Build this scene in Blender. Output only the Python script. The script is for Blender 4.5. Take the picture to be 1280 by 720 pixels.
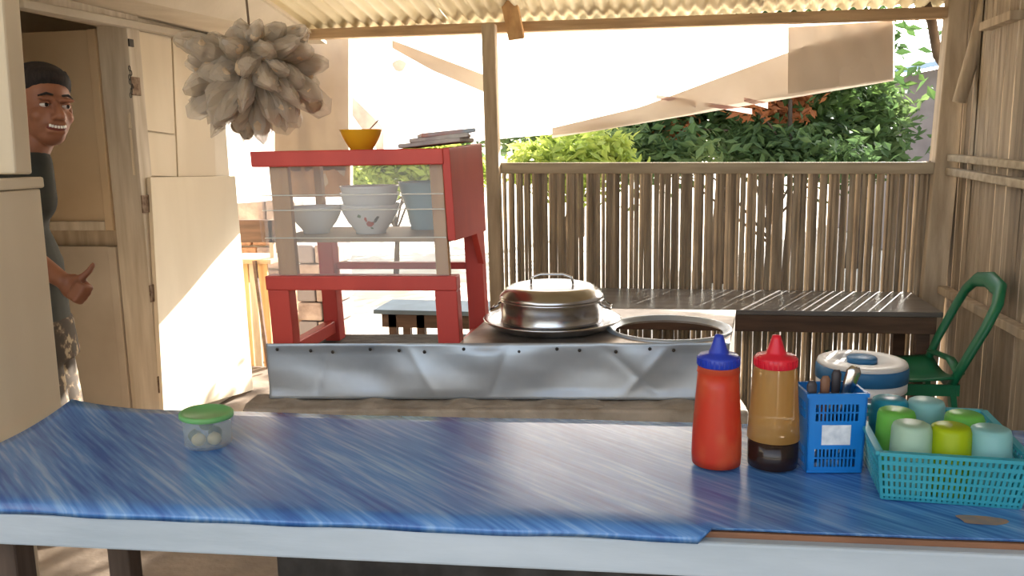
import bpy, bmesh, math, random
from mathutils import Vector, Matrix, Euler
random.seed(7)
scene = bpy.context.scene
for o in list(bpy.data.objects): bpy.data.objects.remove(o)
COL = scene.collection
R = math.radians

# ------------------------------------------------------------------ camera
F, PITCH, YAW, ROLL, EYE = 1050.0, R(9.46), R(11), R(1.0), 1.25
f0 = Vector((-math.sin(YAW), math.cos(YAW), 0)); r0 = Vector((math.cos(YAW), math.sin(YAW), 0)); zz = Vector((0, 0, 1))
FW = f0*math.cos(PITCH) - zz*math.sin(PITCH); u0 = f0*math.sin(PITCH) + zz*math.cos(PITCH)
RT = r0*math.cos(ROLL) - u0*math.sin(ROLL); UP = r0*math.sin(ROLL) + u0*math.cos(ROLL)
CAM = Vector((0, 0, EYE))
cd = bpy.data.cameras.new('camera'); cam = bpy.data.objects.new('camera', cd); COL.objects.link(cam)
cd.sensor_width = 36; cd.lens = 36*F/1280; cd.clip_start = .05; cd.clip_end = 500
m = Matrix((RT, UP, -FW)).transposed().to_4x4(); m.translation = CAM; cam.matrix_world = m
scene.camera = cam
# ------------------------------------------------------------------ sky, sun, exposure
world = bpy.data.worlds.new('sky'); scene.world = world; world.use_nodes = True
wn = world.node_tree.nodes; wl = world.node_tree.links
bg = wn['Background']; sky = wn.new('ShaderNodeTexSky'); sky.sky_type = 'NISHITA'; sky.sun_disc = False
sky.sun_elevation = R(23); sky.sun_rotation = R(22); sky.air_density = 1.0; sky.dust_density = 3.0; sky.ozone_density = 1.0
sat = wn.new('ShaderNodeHueSaturation'); sat.inputs['Saturation'].default_value = .45
wl.new(sky.outputs[0], sat.inputs['Color']); wl.new(sat.outputs[0], bg.inputs[0]); bg.inputs[1].default_value = .55
SUN = Vector((-.42, -1, -.47)).normalized()
sd = bpy.data.lights.new('sun', 'SUN'); sd.energy = 22.0; sd.angle = R(.6); sd.color = (1, .95, .88)
so = bpy.data.objects.new('sun', sd); COL.objects.link(so); so.rotation_euler = SUN.to_track_quat('-Z', 'Y').to_euler(); so.location = (2, 8, 5)
scene.view_settings.view_transform = 'Standard'; scene.view_settings.look = 'None'
scene.view_settings.exposure = .24; scene.view_settings.gamma = 1; scene.view_settings.use_curve_mapping = False

# ------------------------------------------------------------------ pixel rays (1280x720)
def ray(x, y): return FW + RT*((x-640)/F) - UP*((y-360)/F)
def az(x, y, z): v = ray(x, y); return CAM + v*((z-EYE)/v.z)
def ay(x, y, Y): v = ray(x, y); return CAM + v*(Y/v.y)
def ax(x, y, X): v = ray(x, y); return CAM + v*(X/v.x)
def ad(x, y, d): return CAM + ray(x, y)*d
def apl(x, y, p, n): v = ray(x, y); return CAM + v*((Vector(p)-CAM).dot(n)/v.dot(n))

# ------------------------------------------------------------------ materials
MATS = {}
def nd(nt, t, **k):
    n = nt.nodes.new(t)
    for a, b in k.items(): setattr(n, a, b)
    return n
def mat(name, c, c2=None, rough=.6, metal=0, scale=8, stretch=(1, 1, 1), rot=(0, 0, 0), detail=4, lo=.35, hi=.65,
        bump=0, bscale=None, trans=0, alpha=1, coat=0, translucent=0, transparent=0, coord='Object', ior=1.45, emit=None, c3=None):
    if name in MATS: return MATS[name]
    m = bpy.data.materials.new(name); m.use_nodes = True; nt = m.node_tree
    b = nt.nodes['Principled BSDF']; out = nt.nodes['Material Output']
    b.inputs['Roughness'].default_value = rough; b.inputs['Metallic'].default_value = metal
    b.inputs['Transmission Weight'].default_value = trans; b.inputs['Alpha'].default_value = alpha
    b.inputs['Coat Weight'].default_value = coat; b.inputs['IOR'].default_value = ior
    b.inputs['Base Color'].default_value = (*c, 1); colsock = None
    tc = nd(nt, 'ShaderNodeTexCoord'); mp = nd(nt, 'ShaderNodeMapping')
    mp.inputs['Scale'].default_value = stretch; mp.inputs['Rotation'].default_value = rot
    nt.links.new(tc.outputs[coord], mp.inputs[0])
    if c2 is not None:
        nz = nd(nt, 'ShaderNodeTexNoise'); nz.inputs['Scale'].default_value = scale; nz.inputs['Detail'].default_value = detail
        nt.links.new(mp.outputs[0], nz.inputs['Vector'])
        rp = nd(nt, 'ShaderNodeValToRGB'); rp.color_ramp.elements[0].position = lo; rp.color_ramp.elements[1].position = hi
        rp.color_ramp.elements[0].color = (*c, 1); rp.color_ramp.elements[1].color = (*c2, 1)
        if c3 is not None:
            e = rp.color_ramp.elements.new((lo+hi)/2); e.color = (*c3, 1)
        nt.links.new(nz.outputs['Fac'], rp.inputs[0]); colsock = rp.outputs[0]; nt.links.new(colsock, b.inputs['Base Color'])
    if bump:
        n2 = nd(nt, 'ShaderNodeTexNoise'); n2.inputs['Scale'].default_value = bscale or scale*3; n2.inputs['Detail'].default_value = 3
        nt.links.new(mp.outputs[0], n2.inputs['Vector'])
        bp = nd(nt, 'ShaderNodeBump'); bp.inputs['Strength'].default_value = bump; bp.inputs['Distance'].default_value = .01
        nt.links.new(n2.outputs['Fac'], bp.inputs['Height']); nt.links.new(bp.outputs[0], b.inputs['Normal'])
    last = b.outputs[0]
    if translucent:
        t = nd(nt, 'ShaderNodeBsdfTranslucent'); t.inputs[0].default_value = (*c, 1)
        if colsock: nt.links.new(colsock, t.inputs[0])
        mx = nd(nt, 'ShaderNodeMixShader'); mx.inputs[0].default_value = translucent
        nt.links.new(last, mx.inputs[1]); nt.links.new(t.outputs[0], mx.inputs[2]); last = mx.outputs[0]
    if transparent:
        t = nd(nt, 'ShaderNodeBsdfTransparent'); t.inputs[0].default_value = (1, 1, 1, 1)
        mx = nd(nt, 'ShaderNodeMixShader'); mx.inputs[0].default_value = transparent
        nt.links.new(last, mx.inputs[1]); nt.links.new(t.outputs[0], mx.inputs[2]); last = mx.outputs[0]
    nt.links.new(last, out.inputs[0]); MATS[name] = m
    return m
def srgb(r, g, b):
    f = lambda v: (v/255/12.92) if v/255 <= .04045 else ((v/255+.055)/1.055)**2.4
    return (f(r), f(g), f(b))
S = srgb
plaster = mat('cream plaster', S(220, 208, 186), S(202, 188, 164), rough=.9, scale=3, bump=.15, bscale=40)
ply = mat('pale plywood sheet', S(226, 212, 186), S(208, 192, 164), rough=.75, scale=2.5, stretch=(1, 1, .25), bump=.05, bscale=30)
plyb = mat('grey plywood', S(196, 186, 168), S(176, 164, 144), rough=.75, scale=3, stretch=(1, 1, .2))
jambm = mat('old painted jamb', S(206, 194, 174), S(180, 166, 144), rough=.8, scale=9, stretch=(3, 3, .3))
leafm = mat('door leaf', S(206, 184, 152), S(190, 166, 134), rough=.7, scale=2)
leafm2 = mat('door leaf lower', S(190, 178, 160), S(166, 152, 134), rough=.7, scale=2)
rust = mat('rusty hinge', S(96, 74, 56), S(140, 120, 100), rough=.7, metal=.6, scale=60)
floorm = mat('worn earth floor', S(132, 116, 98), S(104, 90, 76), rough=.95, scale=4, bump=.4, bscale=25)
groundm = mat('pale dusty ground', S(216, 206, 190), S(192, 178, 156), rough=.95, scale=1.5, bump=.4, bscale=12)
roofm = mat('cream corrugated sheet', S(222, 210, 176), S(204, 188, 150), rough=.6, scale=4, stretch=(3, .4, 1), translucent=.10)
timber = mat('weathered timber', S(194, 176, 150), S(164, 146, 122), rough=.85, scale=7, stretch=(4, 4, .5), bump=.2, bscale=30)
timberx = mat('weathered timber lengthways', S(196, 166, 130), S(160, 132, 100), rough=.85, scale=7, stretch=(.4, 4, 4), bump=.2, bscale=30)
fair = mat('new plank', S(214, 172, 120), S(186, 142, 94), rough=.8, scale=6, stretch=(4, 4, .5))
bamboo = [mat('split bamboo %d' % i, S(*a), S(*b), rough=.7, scale=6, stretch=(6, 6, .6), bump=.15, bscale=20)
          for i, (a, b) in enumerate([((166, 150, 127), (134, 118, 98)), ((178, 161, 137), (146, 130, 109)), ((149, 133, 112), (121, 106, 88))])]
greyrail = mat('grey rail', S(186, 172, 148), S(158, 144, 122), rough=.85, scale=7, stretch=(.5, 4, 4))
tarp = mat('white tarpaulin', S(236, 230, 222), S(222, 212, 204), rough=.6, scale=2.5, translucent=.7)
tarp2 = mat('beige tarpaulin layer', S(214, 200, 182), S(202, 186, 166), rough=.7, scale=3, translucent=.13)
tarp3 = mat('beige doubled sheet', S(176, 160, 140), S(164, 146, 126), rough=.7, scale=3, translucent=.05)
printm = mat('faded red print', S(196, 150, 140), S(220, 196, 186), rough=.7, scale=6, translucent=.4)
concrete = mat('grey rough concrete', S(182, 170, 154), S(146, 134, 118), rough=.95, scale=12, bump=.6, bscale=40)
darkcon = mat('dark concrete', S(92, 88, 84), S(70, 66, 62), rough=.95, scale=10, bump=.5, bscale=30)
sheet = mat('galvanised sheet', S(192, 200, 206), S(166, 174, 182), rough=.45, metal=.55, scale=5, bump=.25, bscale=7)
sheett = mat('galvanised stove top', S(178, 168, 158), S(128, 116, 104), rough=.42, metal=.7, scale=9, bump=.2)
alu = mat('aluminium', S(206, 206, 206), S(182, 182, 184), rough=.24, metal=1, scale=6)
wire = mat('steel wire', S(190, 190, 190), rough=.25, metal=1)
nailm = mat('nail head', S(70, 66, 62), rough=.5, metal=.8)
red = mat('red paint', S(204, 74, 60), S(184, 60, 50), rough=.45, scale=6, stretch=(1, 1, .4))
innerwood = mat('varnished stile', S(184, 142, 92), S(160, 118, 74), rough=.5, scale=5, stretch=(5, 5, .5))
glass = mat('thin glass', (.90, .88, .84), rough=.03, trans=0, transparent=.88, ior=1.45)
gglint = mat('glass edge glint', S(226, 222, 208), rough=.2, transparent=.35)  # pale colour stands in for the glint along the pane edges
bottleglass = mat('cloudy plastic', S(226, 240, 244), rough=.3, translucent=.3, transparent=.45)

# ------------------------------------------------------------------ mesh builder
class MB:
    def __init__(s): s.v = []; s.f = []; s.mi = None
    def add(s, vs, fs):
        k = len(s.v); s.v += [Vector(v) for v in vs]; s.f += [tuple(i+k for i in f) for f in fs]; return s
    def hexa(s, p):   # 8 points: bottom ring 4, top ring 4
        return s.add(p, [(3, 2, 1, 0), (4, 5, 6, 7), (0, 1, 5, 4), (1, 2, 6, 5), (2, 3, 7, 6), (3, 0, 4, 7)])
    def box(s, c, d, M=None):
        x, y, z = d[0]/2, d[1]/2, d[2]/2
        p = [Vector(q) for q in [(-x, -y, -z), (x, -y, -z), (x, y, -z), (-x, y, -z), (-x, -y, z), (x, -y, z), (x, y, z), (-x, y, z)]]
        if M: p = [M @ q for q in p]
        return s.hexa([q+Vector(c) for q in p])
    def bx(s, x0, x1, y0, y1, z0, z1): return s.box(((x0+x1)/2, (y0+y1)/2, (z0+z1)/2), (x1-x0, y1-y0, z1-z0))
    def beam(s, a, b, w, h, up=(0, 0, 1), w2=None, h2=None):
        a, b = Vector(a), Vector(b); d = (b-a).normalized(); up = Vector(up)
        if abs(d.dot(up)) > .98: up = Vector((0, 1, 0))
        sd = d.cross(up).normalized(); u = sd.cross(d)
        p = []
        for q, W, Hh in ((a, w, h), (b, w2 or w, h2 or h)):
            p += [q-sd*W/2-u*Hh/2, q+sd*W/2-u*Hh/2, q+sd*W/2+u*Hh/2, q-sd*W/2+u*Hh/2]
        return s.hexa(p)
    def tube(s, pts, rad, seg=10, caps=True, flat=1, up=None):
        pts = [Vector(p) for p in pts]; n = len(pts)
        rad = rad if isinstance(rad, (list, tuple)) else [rad]*n
        k = len(s.v); prev = Vector(up) if up else None
        for i, p in enumerate(pts):
            d = (pts[min(i+1, n-1)]-pts[max(i-1, 0)]).normalized()
            if prev is None: prev = Vector((0, 0, 1)) if abs(d.z) < .9 else Vector((0, 1, 0))
            a = (prev - d*prev.dot(d)).normalized(); b = d.cross(a); prev = a
            for j in range(seg):
                t = 2*math.pi*j/seg; s.v.append(p+(a*math.cos(t)*flat+b*math.sin(t))*rad[i])
        for i in range(n-1):
            for j in range(seg):
                s.f.append((k+i*seg+j, k+i*seg+(j+1) % seg, k+(i+1)*seg+(j+1) % seg, k+(i+1)*seg+j))
        if caps:
            s.f.append(tuple(k+j for j in reversed(range(seg)))); s.f.append(tuple(k+(n-1)*seg+j for j in range(seg)))
        return s
    def lathe(s, prof, c=(0, 0, 0), seg=32, M=None, caps=True):
        c = Vector(c); k = len(s.v); n = len(prof)
        for r, z in prof:
            for j in range(seg):
                t = 2*math.pi*j/seg; q = Vector((r*math.cos(t), r*math.sin(t), z)); s.v.append((M @ q if M else q)+c)
        for i in range(n-1):
            for j in range(seg):
                s.f.append((k+i*seg+j, k+i*seg+(j+1) % seg, k+(i+1)*seg+(j+1) % seg, k+(i+1)*seg+j))
        if caps and prof[0][0] > 1e-6: s.f.append(tuple(k+j for j in reversed(range(seg))))
        if caps and prof[-1][0] > 1e-6: s.f.append(tuple(k+(n-1)*seg+j for j in range(seg)))
        return s
    def ell(s, c, r, seg=16, rings=10, M=None):
        prof = []; c = Vector(c); k = len(s.v)
        for i in range(rings+1):
            a = math.pi*i/rings - math.pi/2
            for j in range(seg):
                t = 2*math.pi*j/seg
                q = Vector((r[0]*math.cos(a)*math.cos(t), r[1]*math.cos(a)*math.sin(t), r[2]*math.sin(a)))
                s.v.append((M @ q if M else q)+c)
        for i in range(rings):
            for j in range(seg):
                s.f.append((k+i*seg+j, k+i*seg+(j+1) % seg, k+(i+1)*seg+(j+1) % seg, k+(i+1)*seg+j))
        return s
    def cap(s, a, b, ra, rb, seg=14):   # tapered capsule
        a, b = Vector(a), Vector(b); s.tube([a, b], [ra, rb], seg); s.ell(a, (ra,)*3, seg, 8); s.ell(b, (rb,)*3, seg, 8); return s
    def grid(s, fn, nu, nv):
        k = len(s.v)
        for i in range(nu+1):
            for j in range(nv+1): s.v.append(Vector(fn(i/nu, j/nv)))
        for i in range(nu):
            for j in range(nv):
                a = k+i*(nv+1)+j; s.f.append((a, a+nv+1, a+nv+2, a+1))
        return s
    def build(s, name, mt, parent=None, smooth=False, bevel=0, solid=0, origin=None, weld=False, sub=0):
        me = bpy.data.meshes.new(name)
        off = Vector((0, 0, 0))
        if parent is not None:
            q = parent
            while q: off += q.location; q = q.parent
        elif origin is not None: off = Vector(origin)
        me.from_pydata([v-off for v in s.v], [], s.f); me.update()
        if weld or True:
            bm = bmesh.new(); bm.from_mesh(me)
            if weld: bmesh.ops.remove_doubles(bm, verts=bm.verts, dist=1e-5)
            bmesh.ops.recalc_face_normals(bm, faces=bm.faces); bm.to_mesh(me); bm.free()
        for mm in (mt if isinstance(mt, list) else [mt]): me.materials.append(mm)
        if smooth:
            for p in me.polygons: p.use_smooth = True
        o = bpy.data.objects.new(name, me); COL.objects.link(o)
        if parent is not None: o.parent = parent
        elif origin is not None: o.location = off
        if solid:
            md = o.modifiers.new('thick', 'SOLIDIFY'); md.thickness = solid; md.offset = 0
        if bevel:
            md = o.modifiers.new('bevel', 'BEVEL'); md.width = bevel; md.segments = 2; md.limit_method = 'ANGLE'
        if sub:
            md = o.modifiers.new('sub', 'SUBSURF'); md.levels = sub; md.render_levels = sub
        return o
def sharp(o, ang=40):
    me = o.data
    for p in me.polygons: p.use_smooth = True
    try: me.set_sharp_from_angle(angle=R(ang))
    except Exception: pass
    return o
def tag(o, label=None, cat=None, group=None, kind=None):
    if label: o['label'] = label
    if cat: o['category'] = cat
    if group: o['group'] = group
    if kind: o['kind'] = kind
    return o
def empty(name, loc, label=None, cat=None, group=None, kind=None):
    o = bpy.data.objects.new(name, None); COL.objects.link(o); o.location = loc; o.empty_display_size = .1
    return tag(o, label, cat, group, kind)
def struct(o, label=None): o['kind'] = 'structure'; return tag(o, label)

# ================================================================== THE SETTING
XW = -2.246; YF = 3.90; XR = 1.17
def roofz(Y): return 1.828 + .17*(YF-Y)
# ground outside and floor under the roof
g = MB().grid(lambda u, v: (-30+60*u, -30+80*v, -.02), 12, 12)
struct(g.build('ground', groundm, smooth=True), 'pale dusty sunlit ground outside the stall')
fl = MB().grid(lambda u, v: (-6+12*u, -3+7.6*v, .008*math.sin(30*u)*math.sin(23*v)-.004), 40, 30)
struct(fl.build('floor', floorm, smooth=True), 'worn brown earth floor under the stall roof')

# left house wall with the doorway
DY0, DY1, DZ = 2.52, 3.215, 1.775
wl_ = empty('wall_left', (XW, 3.2, 0), 'cream plastered house wall with the doorway', kind='structure')
w = MB(); w.bx(XW-.1, XW, -1, DY0-.04, 0, 2.3); w.bx(XW-.1, XW, DY0-.04, DY1+.08, DZ+.05, 2.3); w.bx(XW-.1, XW, DY1+.08, 4.0, 0, 2.3)
w.build('plaster', plaster, wl_)
# upper cladding boards between jamb and wall end
def xpanel(name, px, mt, par, x=XW, proud=.012, th=.01, bev=.002):
    p = [ax(a, b, x) for a, b in px]
    mb = MB(); mb.hexa([Vector((x+proud-th, q.y, q.z)) for q in p]+[Vector((x+proud, q.y, q.z)) for q in p])
    return mb.build(name, mt, par, bevel=bev)
xpanel('cladding_board', [(160, 160), (216, 168), (211, 48), (158, 36)], ply, wl_)
xpanel('cladding_board', [(166, 219), (219, 221), (217, 170), (161, 162)], ply, wl_, proud=.010)
xpanel('cladding_board', [(221, 221), (268, 220), (263, 52), (214, 48)], ply, wl_, proud=.008)
xpanel('plywood_sheet', [(192, 520), (306, 487), (283, 220), (175, 222)], ply, wl_, proud=.05, th=.02)
# head board and sloping soffit above the doorway
p = [ax(12, 5, XW), ax(270, 50, XW)]
MB().beam(p[0]+Vector((.03, 0, 0)), p[1]+Vector((.03, 0, -.01)), .05, .03).build('head_board', plyb, wl_, bevel=.004)
sf = MB(); ya, yb = 1.0, 4.05
sf.hexa([(XW-.05, ya, 1.81), (-1.70, ya, roofz(ya)-.03), (-1.70, yb, roofz(yb)-.03), (XW-.05, yb, 1.81),
         (XW-.05, ya, 1.825), (-1.70, ya, roofz(ya)-.015), (-1.70, yb, roofz(yb)-.015), (XW-.05, yb, 1.825)])
struct(sf.build('trim_1', plaster), 'cream soffit board above the doorway')
# the dark room behind the door
rm = MB(); rm.bx(-3.6, -3.55, 1.5, 4.0, 0, 2.3); rm.bx(-3.55, XW-.1, 3.95, 4.0, 0, 2.3); rm.bx(-3.6, XW-.1, 1.5, 4, 2.3, 2.34); rm.bx(-3.55, XW-.1, 1.5, 1.55, 0, 2.3)
struct(rm.build('wall_room', plaster), 'walls of the dim room behind the doorway')
# door frame and the two leaves of the stable door, swung open into the room
d1 = empty('door_1', (XW, DY1, 0), 'two-leaf wooden stable door standing open', kind='structure')
jb = MB(); jb.hexa([(XW-.11, DY1, 0), (XW+.03, DY1, 0), (XW+.03, DY1+.085, 0), (XW-.11, DY1+.085, 0),
                    (XW-.11, DY1, DZ+.05), (XW+.03, DY1, DZ+.05), (XW+.03, DY1+.085, DZ+.05), (XW-.11, DY1+.085, DZ+.05)])
jb.build('door_jamb', jambm, d1, bevel=.004)
MB().bx(XW-.11, XW+.03, DY0-.05, DY0, 0, DZ+.05).build('door_jamb', jambm, d1, bevel=.004)
MB().bx(XW-.11, XW+.03, DY0, DY1, DZ, DZ+.05).build('door_head', jambm, d1, bevel=.004)
zsplit0, zsplit1 = .86, .93
for nm, z0, z1, mt in (('upper_leaf', zsplit1, DZ-.01, leafm), ('lower_leaf', .02, zsplit0, leafm2)):
    lf = MB().bx(XW-.12-.72, XW-.11, DY1+.005, DY1+.035, z0, z1).build(nm, mt, d1, bevel=.002)
    fr = MB(); yy0, yy1 = DY1-.012, DY1+.006
    MB().bx(XW-.15, XW-.112, yy0, yy1, z0, z1).build('stile', mt, lf, bevel=.003)
    MB().bx(XW-.83, XW-.75, yy0, yy1, z0, z1).build('stile', jambm, lf, bevel=.003)
    MB().bx(XW-.75, XW-.15, yy0, yy1, z0, z0+.04).build('rail', jambm, lf, bevel=.003)
MB().bx(XW-.84, XW-.11, DY1+.045, DY1+.075, zsplit0-.01, zsplit1+.01).build('meeting_rail', timber, d1)
for px, py in ((143, 105), (153, 258), (163, 374), (173, 492)):
    c = ax(px, py, XW+.03)
    MB().box((XW+.034, DY1+.02, c.z), (.006, .06, .075)).build('hinge', rust, d1, bevel=.002)
c = ax(141, 110, XW+.035)
ch = MB()
for i in range(7):
    q = Vector((XW+.04, DY1-.02+.008*math.sin(i*1.9), 1.60-.018*i)); ch.tube([q+Vector((0, .006*math.cos(t), .011*math.sin(t))) for t in [k*math.pi/4 for k in range(9)]], .0018, 5, caps=False)
ch.build('latch_chain', nailm, d1)
MB().box((XW+.035, DY1+.012, 1.705), (.006, .03, .03)).build('latch_plate', nailm, d1)

# near partition of post and plywood at the left end of the table
XP = -1.5
pt = empty('partition', (XP, 1.4, 0), 'low plywood partition with a cream post beside the blue table', kind='structure')
pt.name = 'wall_partition'
a, b = ax(17, 0, XP), ax(30, 219, XP)
MB().beam((XP, a.y-.01, 2.25), (XP, ax(16, 218, XP).y, ax(16, 218, XP).z), .06, .055, up=(0, 1, 0)).build('post', ply, pt, bevel=.006)
e0, e1 = ax(45, 236, XP), ax(74, 527, XP)
pl = MB(); lo = .40; ylo = e0.y+(e1.y-e0.y)*(e0.z-lo)/(e0.z-e1.z)
pl.hexa([(XP-.012, -.2, lo), (XP+.012, -.2, lo), (XP+.012, ylo, lo), (XP-.012, ylo, lo), (XP-.012, -.2, e0.z), (XP+.012, -.2, e0.z), (XP+.012, e0.y, e0.z), (XP-.012, e0.y, e0.z)])
pl.build('plywood_sheet', ply, pt, bevel=.003)
t0 = ax(45, 221, XP)
MB().bx(XP-.03, XP+.022, -.2, t0.y, e0.z+.002, t0.z).build('cap_rail', ply, pt, bevel=.005)
for yq in (0, ylo-.12): MB().bx(XP-.045, XP-.013, yq-.02, yq+.02, 0, e0.z-.01).build('stud', timber, pt)

# corrugated roof, beam, purlins
ce = empty('ceiling', (0, YF, roofz(YF)), 'cream corrugated roof on timber beams', kind='structure')
def roof_sheet(x0, x1, dz):
    n = int((x1-x0)/.0615*8)
    def fn(u, v):
        x = x0+(x1-x0)*u; Y = 4.03-4.7*v
        return (x, Y, roofz(Y)+dz+.011*math.sin(2*math.pi*x/.0615)+.012)
    o = MB().grid(fn, n, 3).build('roof_sheet', roofm, ce, smooth=True, solid=.003)
xs = [-1.72, -1.07, -.37, .33, 1.03, 1.7]
for i in range(5): roof_sheet(xs[i]-.03, xs[i+1]+.03, .005*(i % 2))
for Y in (YF, 2.3, .9, -.4):
    MB().beam((-1.75, Y, roofz(Y)-.045+(.018 if Y == YF else 0)), (1.75, Y, roofz(Y)-.045-(.018 if Y == YF else 0)),   .05, .046).build('beam', timberx, ce, bevel=.004)
# posts
bark0 = mat('dark branch bark', S(92, 80, 70), S(70, 60, 52), rough=.9, scale=12)
def post(name, a, b, w, h, mt, label, up=(0, 1, 0)):
    o = MB().beam(a, b, w, h, up=up).build(name, mt, bevel=.006, origin=(a[0], a[1], min(a[2], b[2])))
    tag(o, label, 'post'); return o
a = ay(623, 400, YF-.06); b = ay(611, 0, YF-.06)
sl = (b.x-a.x)/(b.z-a.z)
post('wooden_post', (a.x-sl*a.z, YF-.07, 0), (a.x+sl*(1.80-a.z), YF-.07, 1.80), .062, .06, timber, 'straight squared timber post standing behind the red cabinet')
o = MB().beam(ay(630, -30, YF-.2), ay(646, 48, YF-.075), .03, .07, up=(1, 0, 0)).build('beam_brace', fair, origin=ay(630, 0, YF-.2)); tag(o, 'short pale plank brace nailed under the roof beam', 'brace')
a = ay(1183, 372, YF); b = ay(1190, 0, YF)
post('corner_post', (1.09, YF+.0, 0), (b.x+.03, YF+.0, roofz(YF)+.0), .095, .09, timber, 'thick corner post where the bamboo fence meets the right wall')
a = ay(1199, 128, YF-.18); b = ay(1236, -12, YF-.18)
o = MB().tube([a, (a+b)/2+Vector((.004, 0, 0)), b], .026, 10).build('bamboo_pole', timber, smooth=True, origin=a); tag(o, 'slanting bamboo pole tied to the right wall', 'pole')
a = ay(1172, 70, YF+.10); b = ay(1150, -15, YF+.10)
o = MB().tube([a+Vector((.03, 0, -.05)), a, (a+b)/2+Vector((.012, 0, 0)), b], [.014, .02, .021, .022], 10).build('roof_branch', bark0, smooth=True, origin=a); tag(o, 'crooked dark branch propping the roof by the corner post', 'branch')

# bamboo fence at the back
wb = empty('wall_back', (.1, YF, 0), 'grey-brown fence of upright split bamboo', kind='structure')
ra, rb_ = ay(626, 210, YF-.03), ay(1166, 210, YF-.03)
MB().beam(ra+Vector((-.02, 0, 0)), rb_, .035, .05).build('top_rail', greyrail, wb, bevel=.004)
MB().beam((-.82, YF+.04, .55), (1.1, YF+.04, .57), .03, .04).build('back_rail', timberx, wb)
x = -.79; k = 0
while x < 1.06:
    wd = random.uniform(.016, .025); lean = random.uniform(-.006, .006); mb = MB()
    ztop = 1.165 + random.uniform(-.01, .0); yj = YF+(.005 if k % 2 else -.003)+random.uniform(-.001, .001)
    pts = []
    for q, (xx, z) in enumerate(((x, 0), (x+lean, ztop))):
        for dx, dy in ((-wd/2, 0), (0, -.006), (wd/2, 0), (wd/2*.6, .007), (-wd/2*.6, .007)):
            pts.append((xx+wd/2+dx*(.92 if q == 0 else 1), yj+dy, z))
    mb.add(pts, [(0, 1, 6, 5), (1, 2, 7, 6), (2, 3, 8, 7), (3, 4, 9, 8), (4, 0, 5, 9), (4, 3, 2, 1, 0), (5, 6, 7, 8, 9)])
    mb.build('bamboo_slat', bamboo[k % 3 if random.random() < .7 else 0], wb)
    x += wd + random.choice([-.004, -.003, -.003, -.002, -.002, -.001, 0, .001, .002, .004]); k += 1
# right wall of flattened bamboo
wr = empty('wall_right', (XR, 2.5, 0), 'brown side wall of flattened bamboo with horizontal rails', kind='structure')
y = 3.93; k = 0
while y > -.4:
    wd = random.uniform(.035, .06); th = random.uniform(.004, .010); ln = random.uniform(-.01, .01)
    MB().hexa([(XR, y-wd, 0), (XR+th, y-wd, 0), (XR+th, y, 0), (XR, y, 0), (XR, y-wd+ln, roofz(y)-.01), (XR+th, y-wd+ln, roofz(y)-.01), (XR+th, y+ln, roofz(y)-.01), (XR, y+ln, roofz(y)-.01)]).build('bamboo_slat', bamboo[random.choice((0, 1, 1, 2))], wr)
    y -= wd + random.choice([.0005, .001, .001, .002, .003, .006]); k += 1
for (x0, y0, x1, y1, hh, off) in ((1190, 197, 1285, 213, .028, -.03), (1188, 214, 1285, 238, .03, -.03), (1178, 362, 1285, 418, .035, -.03)):
    a, b = ax(x0, y0, XR+off), ax(x1, y1, XR+off)
    dd = (b-a)*3.2
    MB().beam(a, a+Vector((0, dd.y, (b.z-a.z)*1.6)), .04, hh).build('rail', timber if y0 > 300 else greyrail, wr, bevel=.004)
o = MB().box(ax(1252, 26, XR-.02), (.05, .30, .03)).build('rail', timber, wr)

# ================================================================== TARPAULIN
def lerp_pts(pts, x):
    for (x0, y0), (x1, y1) in zip(pts, pts[1:]):
        if x <= x1: return y0+(y1-y0)*(x-x0)/(x1-x0)
    return pts[-1][1]
def sheetfn(x0, x1, top, bot, Y, wav=.012, ph=0):
    def fn(u, v):
        x = x0+(x1-x0)*u; y = lerp_pts(top, x)*(1-v)+lerp_pts(bot, x)*v
        return ay(x, y, Y + wav*math.sin(9*u+3*v+ph)*v + .5*wav*math.sin(23*u-5*v+ph))
    return fn
YT = YF+.075
tp = empty('tarpaulin', ay(780, 40, YT), 'translucent white tarpaulin hung from the roof beam above the bamboo fence', 'tarpaulin')
top = [(250, 34), (640, 29), (1118, 17)]
MB().grid(sheetfn(436, 1118, top, [(436, 192), (640, 172), (700, 167), (780, 152), (1118, 97)], YT), 60, 14).build('cloth', tarp, tp, smooth=True)
MB().grid(sheetfn(690, 1117, [(690, 160), (800, 134), (1005, 58), (1117, 30)], [(690, 173), (700, 171), (780, 158), (1117, 101)], YT-.022), 40, 6).build('folded_layer', tarp2, tp, smooth=True)
MB().grid(sheetfn(985, 1116, [(985, 34), (1116, 26)], [(985, 117), (1116, 98)], YT-.035), 14, 6).build('patch', tarp2, tp, smooth=True)
MB().grid(sheetfn(490, 612, [(490, 50), (612, 96)], [(490, 60), (540, 88), (612, 118)], YT-.015), 14, 3).build('fold', tarp2, tp, smooth=True)
dot = MB()
c0 = ay(499, 82, YT-.018); dot.add([c0]+[c0+Vector((.034*math.cos(t)*(1+.15*math.sin(3*t)), 0, .028*math.sin(t))) for t in [k*math.pi/8 for k in range(16)]], [(0, 1+k, 1+(k+1) % 16) for k in range(16)]); dot.build('print_mark', printm, tp)
for (x0, y0, x1, y1, h) in ((440, 120, 480, 160, 40), (820, 118, 870, 126, 8), (880, 128, 940, 136, 7), (930, 122, 960, 128, 8)):
    MB().grid(sheetfn(x0, x1, [(x0, y0), (x1, y1)], [(x0, y0+h*.6), (x1, y1+h)], YT-.017), 6, 2).build('print_mark', printm, tp, smooth=True)
YS = 4.28
hb = empty('hanging_sheet', ay(350, 45, YS), 'beige doubled sheet hanging low beside the end of the house wall', 'tarpaulin')
hem = [(236, 252), (300, 254), (345, 250), (440, 248)]
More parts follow.
